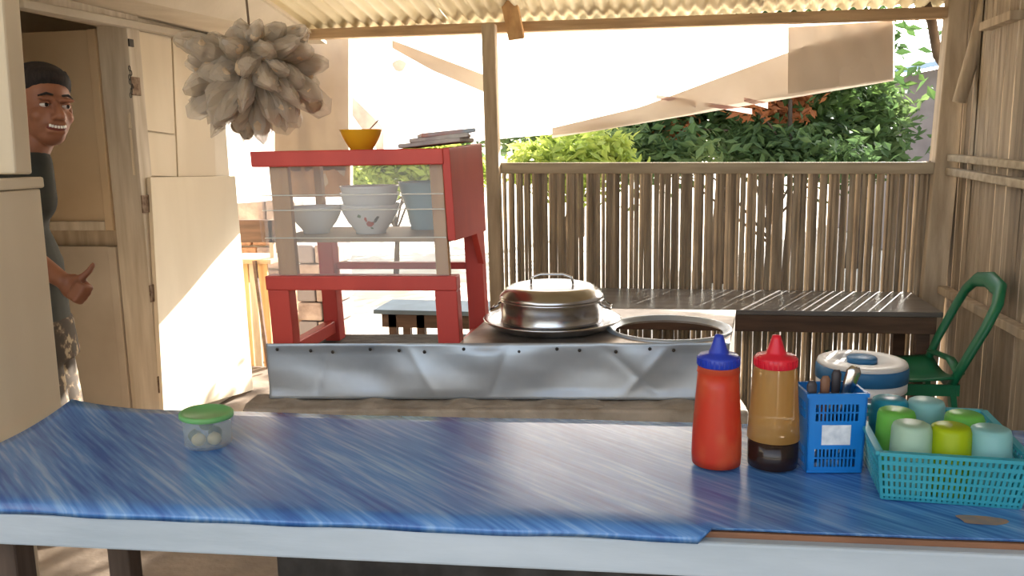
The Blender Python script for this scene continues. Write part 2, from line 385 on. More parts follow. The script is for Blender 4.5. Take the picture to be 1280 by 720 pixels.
MB().grid(sheetfn(236, 441, [(236, 30), (441, 30)], hem, YS, .02), 20, 16).build('cloth', tarp, hb, smooth=True)
MB().grid(sheetfn(343, 438, [(343, 30), (438, 30)], [(343, 247), (438, 246)], YS-.03, .015, 1), 12, 12).build('folded_layer', tarp3, hb, smooth=True)
MB().grid(sheetfn(240, 344, [(240, 30), (344, 30)], [(240, 150), (300, 140), (344, 165)], YS-.03, .015, 2), 12, 8).build('folded_layer', tarp3, hb, smooth=True)

# ================================================================== TABLE
TA = Vector((-1.13, .985, .75)); tdir = Vector((math.cos(R(3.6)), math.sin(R(3.6)), 0)); tper = Vector((-tdir.y, tdir.x, 0))
TL, TD = 2.15, .43
def tp_(u, v, z): q = TA+tdir*u+tper*v; return Vector((q.x, q.y, z))
tb = empty('serving_table', tp_(TL/2, TD/2, 0), 'long narrow serving table with a white painted front board', 'table')
white = mat('chalky white paint', S(192, 202, 210), S(166, 178, 186), rough=.7, scale=6, stretch=(.6, 3, 3), bump=.12, bscale=20, lo=.3, hi=.8)
oldwood = mat('brown table wood', S(150, 104, 74), S(116, 80, 58), rough=.7, scale=8, stretch=(.5, 4, 4))
def tbox(u0, u1, v0, v1, z0, z1):
    return MB().hexa([tp_(u0, v0, z0), tp_(u1, v0, z0), tp_(u1, v1, z0), tp_(u0, v1, z0), tp_(u0, v0, z1), tp_(u1, v0, z1), tp_(u1, v1, z1), tp_(u0, v1, z1)])
tbox(0, TL, .004, TD, .736, .749).build('tabletop', oldwood, tb, bevel=.002)
tbox(-.005, TL, -.012, .012, .692, .741).build('front_board', white, tb, bevel=.004)
tbox(0, TL, TD-.03, TD-.01, .67, .735).build('back_board', oldwood, tb, bevel=.003)
tbox(.005, .03, .013, TD-.031, .67, .735).build('end_board', oldwood, tb, bevel=.003)
dleg = mat('dark leg wood', S(104, 88, 76), S(78, 64, 54), rough=.85, scale=8, stretch=(4, 4, .5))
for u, v in ((.145, .04), (.105, TD-.055), (TL-.2, .04), (TL-.12, TD-.055)):
    MB().hexa([tp_(u+dx, v+dy, z) for z in (0, .736) for dx, dy in ((-.022, -.022), (.022, -.022), (.022, .022), (-.022, .022))]).build('leg', dleg, tb, bevel=.004)
# vinyl cloth
vinyl = bpy.data.materials.new('blue streaked vinyl'); vinyl.use_nodes = True; MATS['vinyl'] = vinyl
nt = vinyl.node_tree; bs = nt.nodes['Principled BSDF']; bs.inputs['Roughness'].default_value = .24; bs.inputs['IOR'].default_value = 1.62
tc = nd(nt, 'ShaderNodeTexCoord')
def strk(rot, sc, scale, det):
    mp0 = nd(nt, 'ShaderNodeMapping'); mp0.inputs['Rotation'].default_value = (0, 0, rot)
    mp = nd(nt, 'ShaderNodeMapping'); mp.inputs['Scale'].default_value = sc
    nz = nd(nt, 'ShaderNodeTexNoise'); nz.inputs['Scale'].default_value = scale; nz.inputs['Detail'].default_value = det
    nt.links.new(tc.outputs['Object'], mp0.inputs[0]); nt.links.new(mp0.outputs[0], mp.inputs[0]); nt.links.new(mp.outputs[0], nz.inputs[0]); return nz
n1 = strk(R(38), (.5, 9, 1), 14, 6); n2 = strk(R(41), (.35, 4, 1), 5, 3)
mxn = nd(nt, 'ShaderNodeMath', operation='ADD'); nt.links.new(n1.outputs['Fac'], mxn.inputs[0]); nt.links.new(n2.outputs['Fac'], mxn.inputs[1])
rp = nd(nt, 'ShaderNodeValToRGB'); rp.color_ramp.elements[0].position = .38; rp.color_ramp.elements[1].position = .66
hv = nd(nt, 'ShaderNodeMath', operation='MULTIPLY'); hv.inputs[1].default_value = .5; nt.links.new(mxn.outputs[0], hv.inputs[0]); nt.links.new(hv.outputs[0], rp.inputs[0])
rp.color_ramp.elements[0].color = (*S(52, 98, 166), 1); rp.color_ramp.elements[1].color = (*S(140, 178, 216), 1)
e = rp.color_ramp.elements.new(.52); e.color = (*S(84, 136, 198), 1)
nt.links.new(rp.outputs[0], bs.inputs['Base Color'])
bp = nd(nt, 'ShaderNodeBump'); bp.inputs['Strength'].default_value = .06; bp.inputs['Distance'].default_value = .004; nt.links.new(hv.outputs[0], bp.inputs['Height']); nt.links.new(bp.outputs[0], bs.inputs['Normal'])
Ucut = (az(886, 668, .75)-TA).dot(tdir)
def clothfn(u, v):
    # v: 0..1 across, first strip hangs over the front edge as a soft hem
    U = -.012+(TL+.012)*u
    wob = .0012*math.sin(17*U)+.0008*math.sin(41*U+1)
    hang = .016 if U < Ucut else 0.0
    drop = (.0085+wob*.8)*(1 if U < Ucut else 0)
    if v < .06: return tp_(U, -.016-.002*math.sin(23*U) if U < Ucut else .002+wob*.6, .7555-drop-.004 if U < Ucut else .7535)
    if v < .12: return tp_(U, -.016+wob*.5 if U < Ucut else .004+wob*.6, .7535-.003 if U < Ucut else .754)
    w = (v-.12)/.88
    q = tp_(U, -.008+wob*.4+(TD+.008)*w if U < Ucut else .006+wob*.6+(TD-.006)*w, .7545+.0008*math.sin(8*U+6*w)+.0006*math.sin(21*U))
    cr = max(0, 1-U/.16)*max(0, (w-.55)/.45)
    q.z += .016*cr*cr
    if w > .999: q.z -= 0
    return q
cl = MB().grid(clothfn, 110, 18).build('tablecloth', vinyl, smooth=True, solid=.0022, origin=tp_(TL/2, TD/2, .754))
tag(cl, 'glossy blue vinyl tablecloth with diagonal streaks on the serving table', 'tablecloth')
c0 = az(1226, 650, .757); stn = MB(); M_ = random.Random(3)
ring = [c0+Vector((.030*math.cos(t)*(1+.18*math.sin(3*t+1)), .017*math.sin(t)*(1+.2*math.cos(2*t)), 0)) for t in [k*math.pi/10 for k in range(20)]]
stn.add([c0+Vector((0, 0, .0004))]+ring, [(0, 1+k, 1+(k+1) % 20) for k in range(20)])
stn.build('worn_patch', mat('tan wear', S(176, 138, 104), S(130, 124, 122), rough=.6, scale=40), cl)
TZ = .7573

# ================================================================== STOVE
SL, SR = az(333, 430, .77), az(912, 429, .77)
BLp, BRp = az(625, 385, .77), az(920, 388, .77); ML = az(575, 428, .77)
sdir = (SR-SL).normalized(); sper = Vector((-sdir.y, sdir.x, 0)); SW = (SR-SL).length
def sp(u, v, z): q = SL+sdir*u+sper*v; return Vector((q.x, q.y, z))
st = empty('stove', sp(SW/2, .2, 0), 'low concrete cooking stove faced with dented galvanised sheet', 'stove')
um = (ML-SL).dot(sdir)
zl = apl(600, 497, SL, sper).z
# concrete base with a projecting ledge in front
def shex(u0, u1, v0, v1, z0, z1): return [sp(u0, v0, z0), sp(u1, v0, z0), sp(u1, v1, z0), sp(u0, v1, z0), sp(u0, v0, z1), sp(u1, v0, z1), sp(u1, v1, z1), sp(u0, v1, z1)]
MB().hexa(shex(-.02, SW+.02, .015, .42, 0, zl-.03)).build('base', darkcon, st, bevel=.01)
def ledgetop(u, v): return sp(-.045+(SW+.08)*u, -.075+.11*v, zl-.006+.004*math.sin(31*u)+.003*math.sin(71*u+2)-.012*(v < .01))
lg = MB(); lg.hexa(shex(-.045, SW+.035, -.075, .06, zl-.085, zl-.008)); lg.grid(ledgetop, 80, 4)
lg.build('ledge', concrete, st, smooth=False, bevel=.006)
# sheet-metal apron, dented
def aprfn(u, v):
    U = SW*u; d = .006*math.sin(7*U+2*v)+.004*math.sin(19*U-4*v)*(1-abs(2*v-1))
    for (cu, cv, r, a) in ((.28, .5, .06, .010), (.55, .35, .05, -.008), (.75, .6, .08, .012), (.95, .4, .06, -.010), (1.05, .65, .07, .010)):
        d += a*math.exp(-(((U-cu)/r)**2+((v-cv)/.4)**2))
    for (u0_, k_, a_, w_) in ((.84, .16, .007, .014), (1.02, -.13, -.006, .012), (.62, -.05, .005, .012), (.36, .08, -.005, .014), (.16, -.04, .004, .010)):
        d += a_*math.exp(-abs(U-u0_-k_*v)/w_)
    edge = min(1, v*6)*min(1, (1-v)*6)
    return sp(U, -.004+d*edge, zl-.003+(.772-zl+.003)*(1-v))
MB().grid(aprfn, 160, 18).build('apron', sheet, st, smooth=True, solid=.002)
for i in range(15):
    q = sp(.03+SW/15*i+.012*math.sin(i*2.3), -.009, .758-(.0035*(i % 3))); MB().ell(q, (.0045, .003, .0045), 8, 5).build('nail', nailm, st, smooth=True)
# low shelf behind the apron that carries the cabinet
MB().hexa(shex(0, um-.01, .008, .47, .60, .69)).build('cabinet_ledge', darkcon, st, bevel=.004)
# stove top plate with the round burner opening
HC = az(836, 411, .771); HR = .152
cx, cy = HC.x, HC.y
outer = [sp(um, .002, 0), sp(SW, .002, 0), BRp.copy(), BLp.copy()]
def onpoly(t):   # ray from the hole centre to the outline
    d = Vector((math.cos(t), math.sin(t))); best = 9
    for i in range(4):
        a = outer[i].xy-HC.xy; b = outer[(i+1) % 4].xy-HC.xy; e_ = b-a
        den = d.x*e_.y-d.y*e_.x
        if abs(den) < 1e-9: continue
        s_ = (a.x*e_.y-a.y*e_.x)/den; w_ = (a.x*d.y-a.y*d.x)/den
        if s_ > 0 and -1e-6 <= w_ <= 1+1e-6: best = min(best, s_)
    return best
angs = sorted([2*math.pi*k/64 for k in range(64)]+[math.atan2((o_.y-cy), (o_.x-cx)) % (2*math.pi) for o_ in outer])
tpb = MB(); n = len(angs); vs = []
for t in angs:
    rr = onpoly(t); hr = min(HR, rr-.004)
    vs += [(cx+hr*math.cos(t), cy+hr*math.sin(t), .771), (cx+rr*math.cos(t), cy+rr*math.sin(t), .771), (cx+rr*math.cos(t), cy+rr*math.sin(t), .757), (cx+hr*math.cos(t), cy+hr*math.sin(t), .757)]
fs = []
for i in range(n):
    j = (i+1) % n
    for q in range(4): fs.append((4*i+q, 4*j+q, 4*j+(q+1) % 4, 4*i+(q+1) % 4))
tpb.add(vs, fs); tpb.build('top_plate', sheett, st)
MB().lathe([(HR+.012, .771), (HR+.010, .777), (HR, .777), (HR-.004, .771), (HR-.012, .765)], (cx, cy, 0), 48, caps=False).build('burner_ring', sheet, st, smooth=True)
# walls of the stove body under the plate (brick, open towards the back under the opening)
bk = mat('sooty brick', S(122, 84, 64), S(84, 58, 46), rough=.95, scale=14, bump=.4)
MB().hexa([sp(um, .012, zl-.04), sp(SW, .012, zl-.04), sp(SW, .05, zl-.04), sp(um, .05, zl-.04), sp(um, .012, .757), sp(SW, .012, .757), sp(SW, .05, .757), sp(um, .05, .757)]).build('front_wall', bk, st)
b1 = BRp; MB().beam((sp(SW-.015, .05, 0).x, sp(SW-.015, .05, 0).y, .66), (b1.x-.015, b1.y-.01, .66), .025, .19).build('side_wall', concrete, st)
MB().beam((sp(um+.015, .06, 0).x, sp(um+.015, .06, 0).y, .66), (BLp.x+.02, BLp.y-.01, .66), .03, .19).build('side_wall', concrete, st)

# ---- steaming pot with lid
PC = az(690, 409, .772)
pot = empty('steamer_pot', (PC.x, PC.y, .772), 'round aluminium pot with domed lid and wire handle on the stove', 'pot')
prof_pan = [(.10, .773), (.150, .775), (.165, .785), (.183, .797), (.185, .800), (.182, .802), (.160, .795), (.10, .79)]
MB().lathe(prof_pan, (PC.x, PC.y, 0), 48).build('pan_rim', alu, pot, smooth=True)
MB().lathe([(.134, .792), (.138, .798), (.136, .802), (.136, .846), (.140, .850), (.140, .854), (.136, .856)], (PC.x, PC.y, 0), 48).build('body', alu, pot, smooth=True)
lid = MB().lathe([(.139, .854), (.140, .859), (.135, .866), (.124, .878), (.112, .886), (.102, .8885), (.092, .887), (.0, .891)], (PC.x, PC.y, 0), 48).build('lid', alu, pot, smooth=True)
hx = Vector((math.cos(R(6)), math.sin(R(6)), 0)); hc = Vector((PC.x, PC.y, .890))
MB().tube([hc-hx*.055, hc-hx*.053+zz*.018, hc-hx*.03+zz*.026, hc+hx*.03+zz*.026, hc+hx*.053+zz*.018, hc+hx*.058+zz*.0], .0035, 8).build('handle', wire, lid, smooth=True)
for s_ in (-1, 1):
    hq = Vector((PC.x, PC.y, .84))+hx*.136*s_
    MB().tube([hq+Vector((0, -.035, 0)), hq+hx*.022*s_+Vector((0, -.03, -.012)), hq+hx*.022*s_+Vector((0, .03, -.012)), hq+Vector((0, .035, 0))], .003, 8).build('side_handle', wire, pot, smooth=True)

# ================================================================== RED GLASS CABINET
cyaw = R(4.0); cdx = Vector((math.cos(cyaw), math.sin(cyaw), 0)); cdy = Vector((-math.sin(cyaw)*.5, math.cos(cyaw), 0)).normalized()
c_ref = apl(342, 428, SL+sper*.03, sper); CO = Vector((c_ref.x, c_ref.y, .69))
nrm = Vector((-cdx.y, cdx.x, 0))
def cq(x, y): q = apl(x, y, CO, nrm); return (q-CO).dot(cdx), q.z
CWID = cq(574, 345)[0]; CTOP = .5*(cq(330, 188)[1]+cq(565, 186)[1]); CDEP = .40
tiltx = .035   # the whole cabinet leans a touch
def cp(u, v, z): q = CO+cdx*(u-tiltx*(z-.69))+cdy*v; return Vector((q.x, q.y, z))
def cbox(u0, u1, v0, v1, z0, z1): return MB().hexa([cp(u0, v0, z0), cp(u1, v0, z0), cp(u1, v1, z0), cp(u0, v1, z0), cp(u0, v0, z1), cp(u1, v0, z1), cp(u1, v1, z1), cp(u0, v1, z1)])
cab = empty('glass_cabinet', cp(CWID/2, CDEP/2, .69), 'red wooden food display cabinet with glass front on four legs', 'cabinet')
lw = .056
zt1 = cq(450, 207)[1]; zr1, zr0 = cq(450, 345)[1], cq(450, 363)[1]; zsh = cq(450, 299)[1]
W = CWID
cbox(0, lw, 0, .045, .69, zr0).build('leg', red, cab, bevel=.003)
cbox(W-lw, W, 0, .045, .69, zr0).build('leg', red, cab, bevel=.003)
cbox(0, .045, CDEP-.05, CDEP, .69, zsh-.012).build('leg', red, cab, bevel=.003)
cbox(W-.05, W, CDEP-.055, CDEP, .69, zt1).build('leg', red, cab, bevel=.003)
cbox(-.002, W+.002, -.004, .04, zr0, zr1).build('bottom_rail', red, cab, bevel=.003)
cbox(-.005, W-.01, -.012, .035, zt1, CTOP).build('top_rail', red, cab, bevel=.003)
cbox(-.003, W-.005, .036, CDEP+.01, CTOP-.018, CTOP-.002).build('top_board', red, cab, bevel=.003)
# tapered side panels, standing above the top board
for u0, u1, nm_, mt_ in ((W-.014, W+.006, 'side_panel', red), (-.002, .002, 'side_glass', glass)):
    rise = .012 if u0 > .1 else -.02
    MB().hexa([cp(u0, .0, zsh-.005), cp(u1, .0, zsh-.005), cp(u1, CDEP, zsh-.02), cp(u0, CDEP, zsh-.02), cp(u0, -.008, CTOP+min(0, rise)), cp(u1, -.008, CTOP+min(0, rise)), cp(u1, CDEP+.01, CTOP+rise), cp(u0, CDEP+.01, CTOP+rise)]).build(nm_, mt_, cab, bevel=.002 if rise > 0 else 0)
cbox(-.003, .020, CDEP-.025, CDEP, zsh-.012, CTOP-.0185).build('rear_stile', innerwood, cab, bevel=.002)
# curved bracket on the right under the side panel
MB().hexa([cp(W-.012, CDEP-.13, zsh-.012), cp(W+.004, CDEP-.13, zsh-.012), cp(W+.004, CDEP-.054, zsh-.11), cp(W-.012, CDEP-.054, zsh-.11), cp(W-.012, CDEP-.13, zsh-.01), cp(W+.004, CDEP-.13, zsh-.01), cp(W+.004, CDEP-.054, zsh-.01), cp(W-.012, CDEP-.054, zsh-.01)]).build('bracket', red, cab)
# stretchers between front and rear legs, back rail
cbox(.006, .036, .045, CDEP-.05, .715, .752).build('stretcher', red, cab, bevel=.003)
cbox(W-.036, W-.006, .045, CDEP-.055, .715, .74).build('stretcher', red, cab, bevel=.003)
cbox(.0451, W-.0501, CDEP-.03, CDEP, zr0+.0, zr0+.02).build('back_rail', red, cab, bevel=.003)
shelfm = mat('shelf board', S(170, 150, 126), S(146, 126, 104), rough=.6, scale=5)
cbox(.013, W-.015, .04, CDEP-.056, zsh-.012, zsh).build('shelf', shelfm, cab, bevel=.002)
# brown stiles behind the glass
us0, us1 = cq(346, 280)[0], cq(369, 280)[0]; us2, us3 = cq(546, 280)[0], cq(563, 280)[0]
cbox(us0-.0, us1, .014, .034, zr1, zt1).build('stile', innerwood, cab, bevel=.002)
cbox(us2, us3, .014, .034, zr1, zt1).build('stile', innerwood, cab, bevel=.002)
# louvre-like overlapping glass strips
zs_ = [zr1, cq(450, 297)[1], cq(450, 262)[1], cq(450, 243)[1], zt1]
for i in range(4):
    dv = .002*(i % 2)
    gp = cbox(.006, W-.018, .004+dv, .007+dv, zs_[i]-.002, zs_[i+1]+.002).build('glass_pane', glass, cab)
    if i: cbox(.006, W-.018, .0015, .0035, zs_[i]-.002, zs_[i]+.0005).build('pane_edge_glint', gglint, gp)  # thin pale strip, a bright streak painted along each pane overlap

# bowls in the cabinet
porc = mat('white porcelain', S(226, 228, 226), S(214, 216, 216), rough=.15, scale=3)
def bowl(name, c, r, h, mt, label, cat, foot=.5, group=None, seg=40):
    root = empty(name, c, label, cat, group); x, y, z = c
    prof = [(r*foot*.9, 0), (r*foot, .0), (r*foot, h*.08), (r*foot*1.05, h*.12), (r*.74, h*.40), (r*.90, h*.7), (r*.97, h*.93), (r, h), (r-.003, h), (r*.95, h*.93), (r*.87, h*.7), (r*.70, h*.42), (r*foot*.8, h*.16), (0, h*.14)]
    MB().lathe([(a, b+z) for a, b in prof], (x, y, 0), seg).build('body', mt, root, smooth=True)
    return root
def on_shelf(px, py, v): # point of pixel column at depth v inside the cabinet on the shelf
    q = apl(px, py, cp(0, v, zsh), nrm); return Vector((q.x, q.y, zsh))
pxm = 1/ (F/2.2)
b1 = on_shelf(396, 290, .16); bowl('bowl', b1+zz*.0005, .073, .072, porc, 'plain white porcelain bowl on the cabinet shelf', 'bowl', .48)
b2 = on_shelf(464, 290, .15)
bb = bowl('bowl', b2+zz*.0005, .080, .078, porc, 'white porcelain bowl with a painted rooster on the cabinet shelf', 'bowl', .50)
# simple painted bird, laid on the front of the bowl as thin raised enamel
cr = mat('red enamel', S(176, 60, 48), rough=.2); cb = mat('black enamel', S(50, 46, 50), rough=.2); cg = mat('green enamel', S(70, 104, 74), rough=.2)
def bowlr(zr): # outer radius at height fraction
    pr = [(.12, .525), (.40, .74), (.7, .90), (.93, .97)]
    return lerp_pts(pr, zr)*.080
tocam = math.atan2(CAM.y-b2.y, CAM.x-b2.x)
def decal(name, pts, mt):
    mb = MB(); vs = []
    for a, zr in pts:
        rr = bowlr(zr)+.0006; vs.append((b2.x+rr*math.cos(tocam+a), b2.y+rr*math.sin(tocam+a), b2.z+.078*zr))
    mb.add(vs, [tuple(range(len(vs)))]); mb.build(name, mt, bb)
# angle: positive = viewer's right
decal('painted_bird_body', [(-.16, .30), (.02, .27), (.14, .36), (.16, .46), (.04, .44), (-.10, .48), (-.20, .40)], cr)
decal('painted_bird_head', [(-.20, .44), (-.14, .46), (-.16, .60), (-.22, .62), (-.26, .54)], cr)
decal('painted_bird_tail', [(.10, .40), (.22, .42), (.34, .62), (.24, .64), (.14, .52)], cb)
decal('painted_leaf', [(-.52, .62), (-.40, .58), (-.34, .66), (-.44, .72)], cg)
decal('painted_leaf', [(.02, .20), (.16, .19), (.10, .25), (-.04, .26)], cg)
for k in range(2):
    z0 = .030+.018*k
    bowl('bowl', (b2.x, b2.y, b2.z+z0-.0), .0785, .078, porc, ('plain white bowl nested in the rooster bowl', 'topmost white bowl of the stack above the rooster bowl')[k], 'bowl', .42)
b3 = on_shelf(536, 285, .27)
basin = mat('pale blue plastic', S(150, 190, 200), S(136, 176, 190), rough=.35, scale=3)
bowl('basin', b3+zz*.0005, .080, .13, basin, 'tall pale blue plastic basin at the back of the cabinet shelf', 'basin', .62)
# yellow bowl with a spoon on top, folded newspapers
yel = mat('yellow plastic', S(226, 172, 40), S(208, 152, 30), rough=.35, scale=3)
q = apl(452, 185, cp(0, .10, CTOP), nrm); yb_ = Vector((q.x, q.y, CTOP-.0015))
bowl('bowl', yb_, .054, .052, yel, 'yellow plastic bowl on top of the red cabinet', 'bowl', .55)
sps = empty('spoon', yb_+zz*.013, 'metal spoon standing in the yellow bowl', 'spoon')
A_ = yb_+Vector((-.012, 0, .014)); B_ = yb_+Vector((.044, .012, .075))
MB().tube([A_, A_*.6+B_*.4+zz*.003, B_], [.003, .0022, .004], 8, flat=.5).build('handle', wire, sps, smooth=True)
MB().ell(A_, (.017, .011, .004), 12, 8, Matrix.Rotation(R(-30), 3, 'Y')).build('spoon_bowl', wire, sps, smooth=True)
paper = mat('newsprint', S(204, 196, 186), S(172, 164, 160), rough=.85, scale=30); paper2 = mat('magazine cover', S(186, 130, 112), S(160, 168, 176), rough=.5, scale=14)
pc = cp(W-.075, .24, CTOP)
for k in range(3):
    c_ = pc+Vector((.010*k-.008, .004*k, .004+.0125*k))
    Mz = Matrix.Rotation(R(4+8*k), 3, 'Z') @ Matrix.Rotation(R(-5), 3, 'Y')
    o = MB().box(c_+zz*.010, (.165-.012*k, .22, .011), Mz).build('newspaper', paper2 if k == 2 else paper, bevel=.003, origin=c_)
    tag(o, ('bottom folded newspaper of the pile on the red cabinet', 'middle folded newspaper of the pile on the red cabinet', 'reddish magazine on top of the newspaper pile on the red cabinet')[k], 'newspaper' if k < 2 else 'magazine')

# ================================================================== BENCH TABLE BY THE FENCE
bm_ = mat('dark glossy board', S(120, 116, 112), S(92, 86, 80), rough=.28, scale=6, stretch=(.5, 3, 1))
dkw = mat('dark brown wood', S(104, 78, 60), S(78, 58, 44), rough=.75, scale=8, stretch=(.5, 4, 4))
ba, bb_ = az(926, 389, .60), az(1172, 390, .60)
bt = empty('wall_bench', (.35, 3.62, 0), 'dark narrow bench table along the bamboo fence', 'table')
x0b, x1b = -.55, 1.02
MB().hexa([(x0b, 3.36, .58), (x1b, 3.41, .58), (x1b, 3.875, .58), (x0b, 3.87, .58), (x0b, 3.36, .60), (x1b, 3.41, .60), (x1b, 3.875, .60), (x0b, 3.87, .60)]).build('top', bm_, bt, bevel=.003)
MB().beam((x0b+.02, 3.385, .545), (x1b-.02, 3.432, .545), .025, .068).build('front_rail', dkw, bt, bevel=.003)
MB().beam((x0b+.02, 3.84, .545), (x1b-.02, 3.84, .545), .025, .068).build('back_rail', dkw, bt, bevel=.003)
for x, y in ((x0b+.06, 3.415), (x1b-.06, 3.458), (x0b+.06, 3.80), (x1b-.06, 3.80)): MB().bx(x-.025, x+.025, y-.02, y+.02, 0, .58).build('leg', dkw, bt, bevel=.003)

# ================================================================== GREEN LID CONTAINER
gc = az(261, 555, TZ)
ct = empty('food_tub', (gc.x, gc.y, TZ), 'small clear plastic tub with green lid on the blue tablecloth', 'tub')
frost = mat('frosted tub plastic', S(220, 232, 236), rough=.25, translucent=.35, transparent=.78)
MB().lathe([(.0, TZ), (.036, TZ), (.039, TZ+.004), (.0405, TZ+.052), (.039, TZ+.0525), (.0375, TZ+.006), (0, TZ+.004)], (gc.x, gc.y, 0), 36).build('tub', frost, ct, smooth=True)
lidm = mat('green lid plastic', S(112, 190, 120), S(128, 178, 104), rough=.4, scale=6, translucent=.2)
Mt = Matrix.Rotation(R(3), 3, 'Y')
MB().lathe([(.042, -.006), (.0445, -.005), (.0445, .001), (.042, .003), (.036, .0025), (.034, .001), (0, .001)], (gc.x, gc.y, TZ+.0555), 36, M=Mt).build('lid', lidm, ct, smooth=True)
lime = mat('pale brown fruit', S(206, 186, 140), S(176, 156, 104), rough=.5, scale=12); lime2 = mat('dark olive fruit', S(110, 116, 84), S(84, 90, 66), rough=.5, scale=12)
for k, (dx, dy, z, mt) in enumerate([(-.003, -.024, .017, lime), (.020, -.014, .017, lime), (-.022, -.004, .016, lime2), (.004, .016, .017, lime2), (.0, -.004, .038, lime2)]):
    o = MB().ell((gc.x+dx, gc.y+dy, TZ+z-.001), (.0118, .0118, .0108), 14, 10); o.tube([(gc.x+dx, gc.y+dy, TZ+z+.008), (gc.x+dx, gc.y+dy, TZ+z+.0112)], .002, 6)
    o = o.build('lime', mt, smooth=True, origin=(gc.x+dx, gc.y+dy, TZ+z-.012))
    tag(o, 'pale brown small round fruit in the green-lidded tub' if mt is lime else 'dark olive small round fruit in the green-lidded tub', 'fruit', 'pale fruit in the tub' if mt is lime else 'dark fruit in the tub')

# ================================================================== SAUCE BOTTLES
clearp = mat('clear plastic', S(120, 90, 80), rough=.2, transparent=.95)
def bottle(px, py, label, body_m, cap_m, fill):
    c = az(px, py, TZ); x, y = c.x, c.y
    root = empty('sauce_bottle', (x, y, TZ), label, 'bottle')
    prof = [(0, .002), (.034, 0), (.0385, .004), (.0395, .018), (.039, .05), (.0365, .09), (.034, .125), (.0325, .150), (.0305, .158), (.026, .163), (.022, .165)]
    z1_ = fill[2]
    prof = sorted(prof[1:]+[(lerp_pts([(b, a) for a, b in prof[1:]], z1_), z1_)], key=lambda q: q[1]); prof = [(0, .002)]+prof
    bo = MB().lathe([(a, TZ+b) for a, b in prof], (x, y, 0), 40).build('body', [body_m, clearp], root, smooth=True)
    for p_ in bo.data.polygons:
        if p_.center.z < z1_: p_.material_index = 1
    if fill:
        nm, mt, z1 = fill
        pin = [(0, .004)]+[(a-.0016, max(b, .004)) for a, b in prof[1:] if b < z1]; pin.append((lerp_pts([(b, a) for a, b in prof[1:]], z1)-.0016, z1)); pin.append((0, z1))
        MB().lathe([(a, TZ+b) for a, b in pin], (x, y, 0), 40).build(nm, mt, root, smooth=True)
    cp_ = MB().lathe([(.0285, .158), (.0315, .160), (.0315, .172), (.029, .176), (.016, .178), (.0145, .182), (.0125, .186), (.0075, .202), (.006, .207), (0, .208)], (x, y, TZ), 36).build('cap', cap_m, root, smooth=True)
    rb = MB()
    for k in range(28):
        t = 2*math.pi*k/28; rb.beam((x+.0318*math.cos(t), y+.0318*math.sin(t), TZ+.161), (x+.0318*math.cos(t), y+.0318*math.sin(t), TZ+.172), .002, .0015, up=(math.cos(t), math.sin(t), 0))
    rb.build('cap_ribs', cap_m, cp_)
    return root
rsauce = mat('red chilli sauce seen through plastic', S(214, 62, 36), S(222, 104, 62), rough=.35, scale=5, stretch=(5, 5, 3), translucent=.25, lo=.45, hi=.75)
ambr = mat('amber soy-stained plastic', S(214, 172, 104), S(200, 154, 84), rough=.3, scale=6, stretch=(3, 3, .6), translucent=.55, transparent=.28)
dsoy = mat('black soy sauce', S(30, 18, 14), rough=.15)
bcap = mat('blue cap', S(36, 60, 168), rough=.35); rcap = mat('red cap', S(206, 34, 50), rough=.35)
rcl = mat('clear red-stained plastic', S(226, 96, 64), rough=.3, translucent=.4, transparent=.2)
bottle(895, 580, 'red chilli sauce squeeze bottle with blue cap', rcl, bcap, ('sauce', rsauce, .15))
bottle(965, 582, 'amber squeeze bottle with red cap, a third full of dark soy sauce', ambr, rcap, ('sauce', dsoy, .047))

# ================================================================== BLUE CUTLERY CADDY
cc = az(1043, 592, TZ); bl = mat('bright blue plastic', S(28, 132, 212), S(20, 116, 200), rough=.35, scale=4, translucent=.15)
cd_ = empty('cutlery_caddy', (cc.x, cc.y, TZ), 'bright blue slotted plastic cutlery caddy with white label', 'caddy')
cyw = R(9); cdx2 = Vector((math.cos(cyw), math.sin(cyw), 0)); cdy2 = Vector((-math.sin(cyw), math.cos(cyw), 0))
CH = .125
def kp(u, v, z): k = .94+.06*z/CH; q = Vector((cc.x, cc.y, 0))+cdx2*u*k+cdy2*((v-.03)*k+.03); return Vector((q.x, q.y, TZ+z))
def kbox(mb, u0, u1, v0, v1, z0, z1): return mb.hexa([kp(u0, v0, z0), kp(u1, v0, z0), kp(u1, v1, z0), kp(u0, v1, z0), kp(u0, v0, z1), kp(u1, v0, z1), kp(u1, v1, z1), kp(u0, v1, z1)])
hw, dp, th = .044, .066, .0025
kbox(MB(), -hw, hw, 0, dp, 0, .004).build('base', bl, cd_, bevel=.001)
def face(name, along):
    mb = MB(); L = 2*hw if along in 'fb' else dp
    def seg(a0, a1, z0, z1):
        if along == 'f': kbox(mb, -hw+a0, -hw+a1, 0, th, z0, z1)
        elif along == 'b': kbox(mb, -hw+a0, -hw+a1, dp-th, dp, z0, z1)
        elif along == 'l': kbox(mb, -hw, -hw+th, a0, a1, z0, z1)
        else: kbox(mb, hw-th, hw, a0, a1, z0, z1)
    for z0, z1 in ((.004, .010), (.038, .082), (.108, CH)): seg(0, L, z0, z1)
    for z0, z1 in ((.010, .038), (.082, .108)):
        seg(0, .012, z0, z1); seg(L-.012, L, z0, z1)
        zm = (z0+z1)/2; seg(.012, L-.012, zm-.0012, zm+.0012)
        n = int((L-.024)/.0055)
        for k in range(1, n): seg(.012+k*(L-.024)/n-.0012, .012+k*(L-.024)/n+.0012, z0, z1)
    mb.build(name, bl, cd_)
face('front_wall', 'f'); face('back_wall', 'b'); face('side_wall', 'l'); face('side_wall', 'r')
rimb = MB()
for a in ((-hw-.002, hw+.002, -.002, 0), (-hw-.002, hw+.002, dp, dp+.002), (-hw-.002, -hw, 0, dp), (hw, hw+.002, 0, dp)): kbox(rimb, *a, CH-.006, CH)
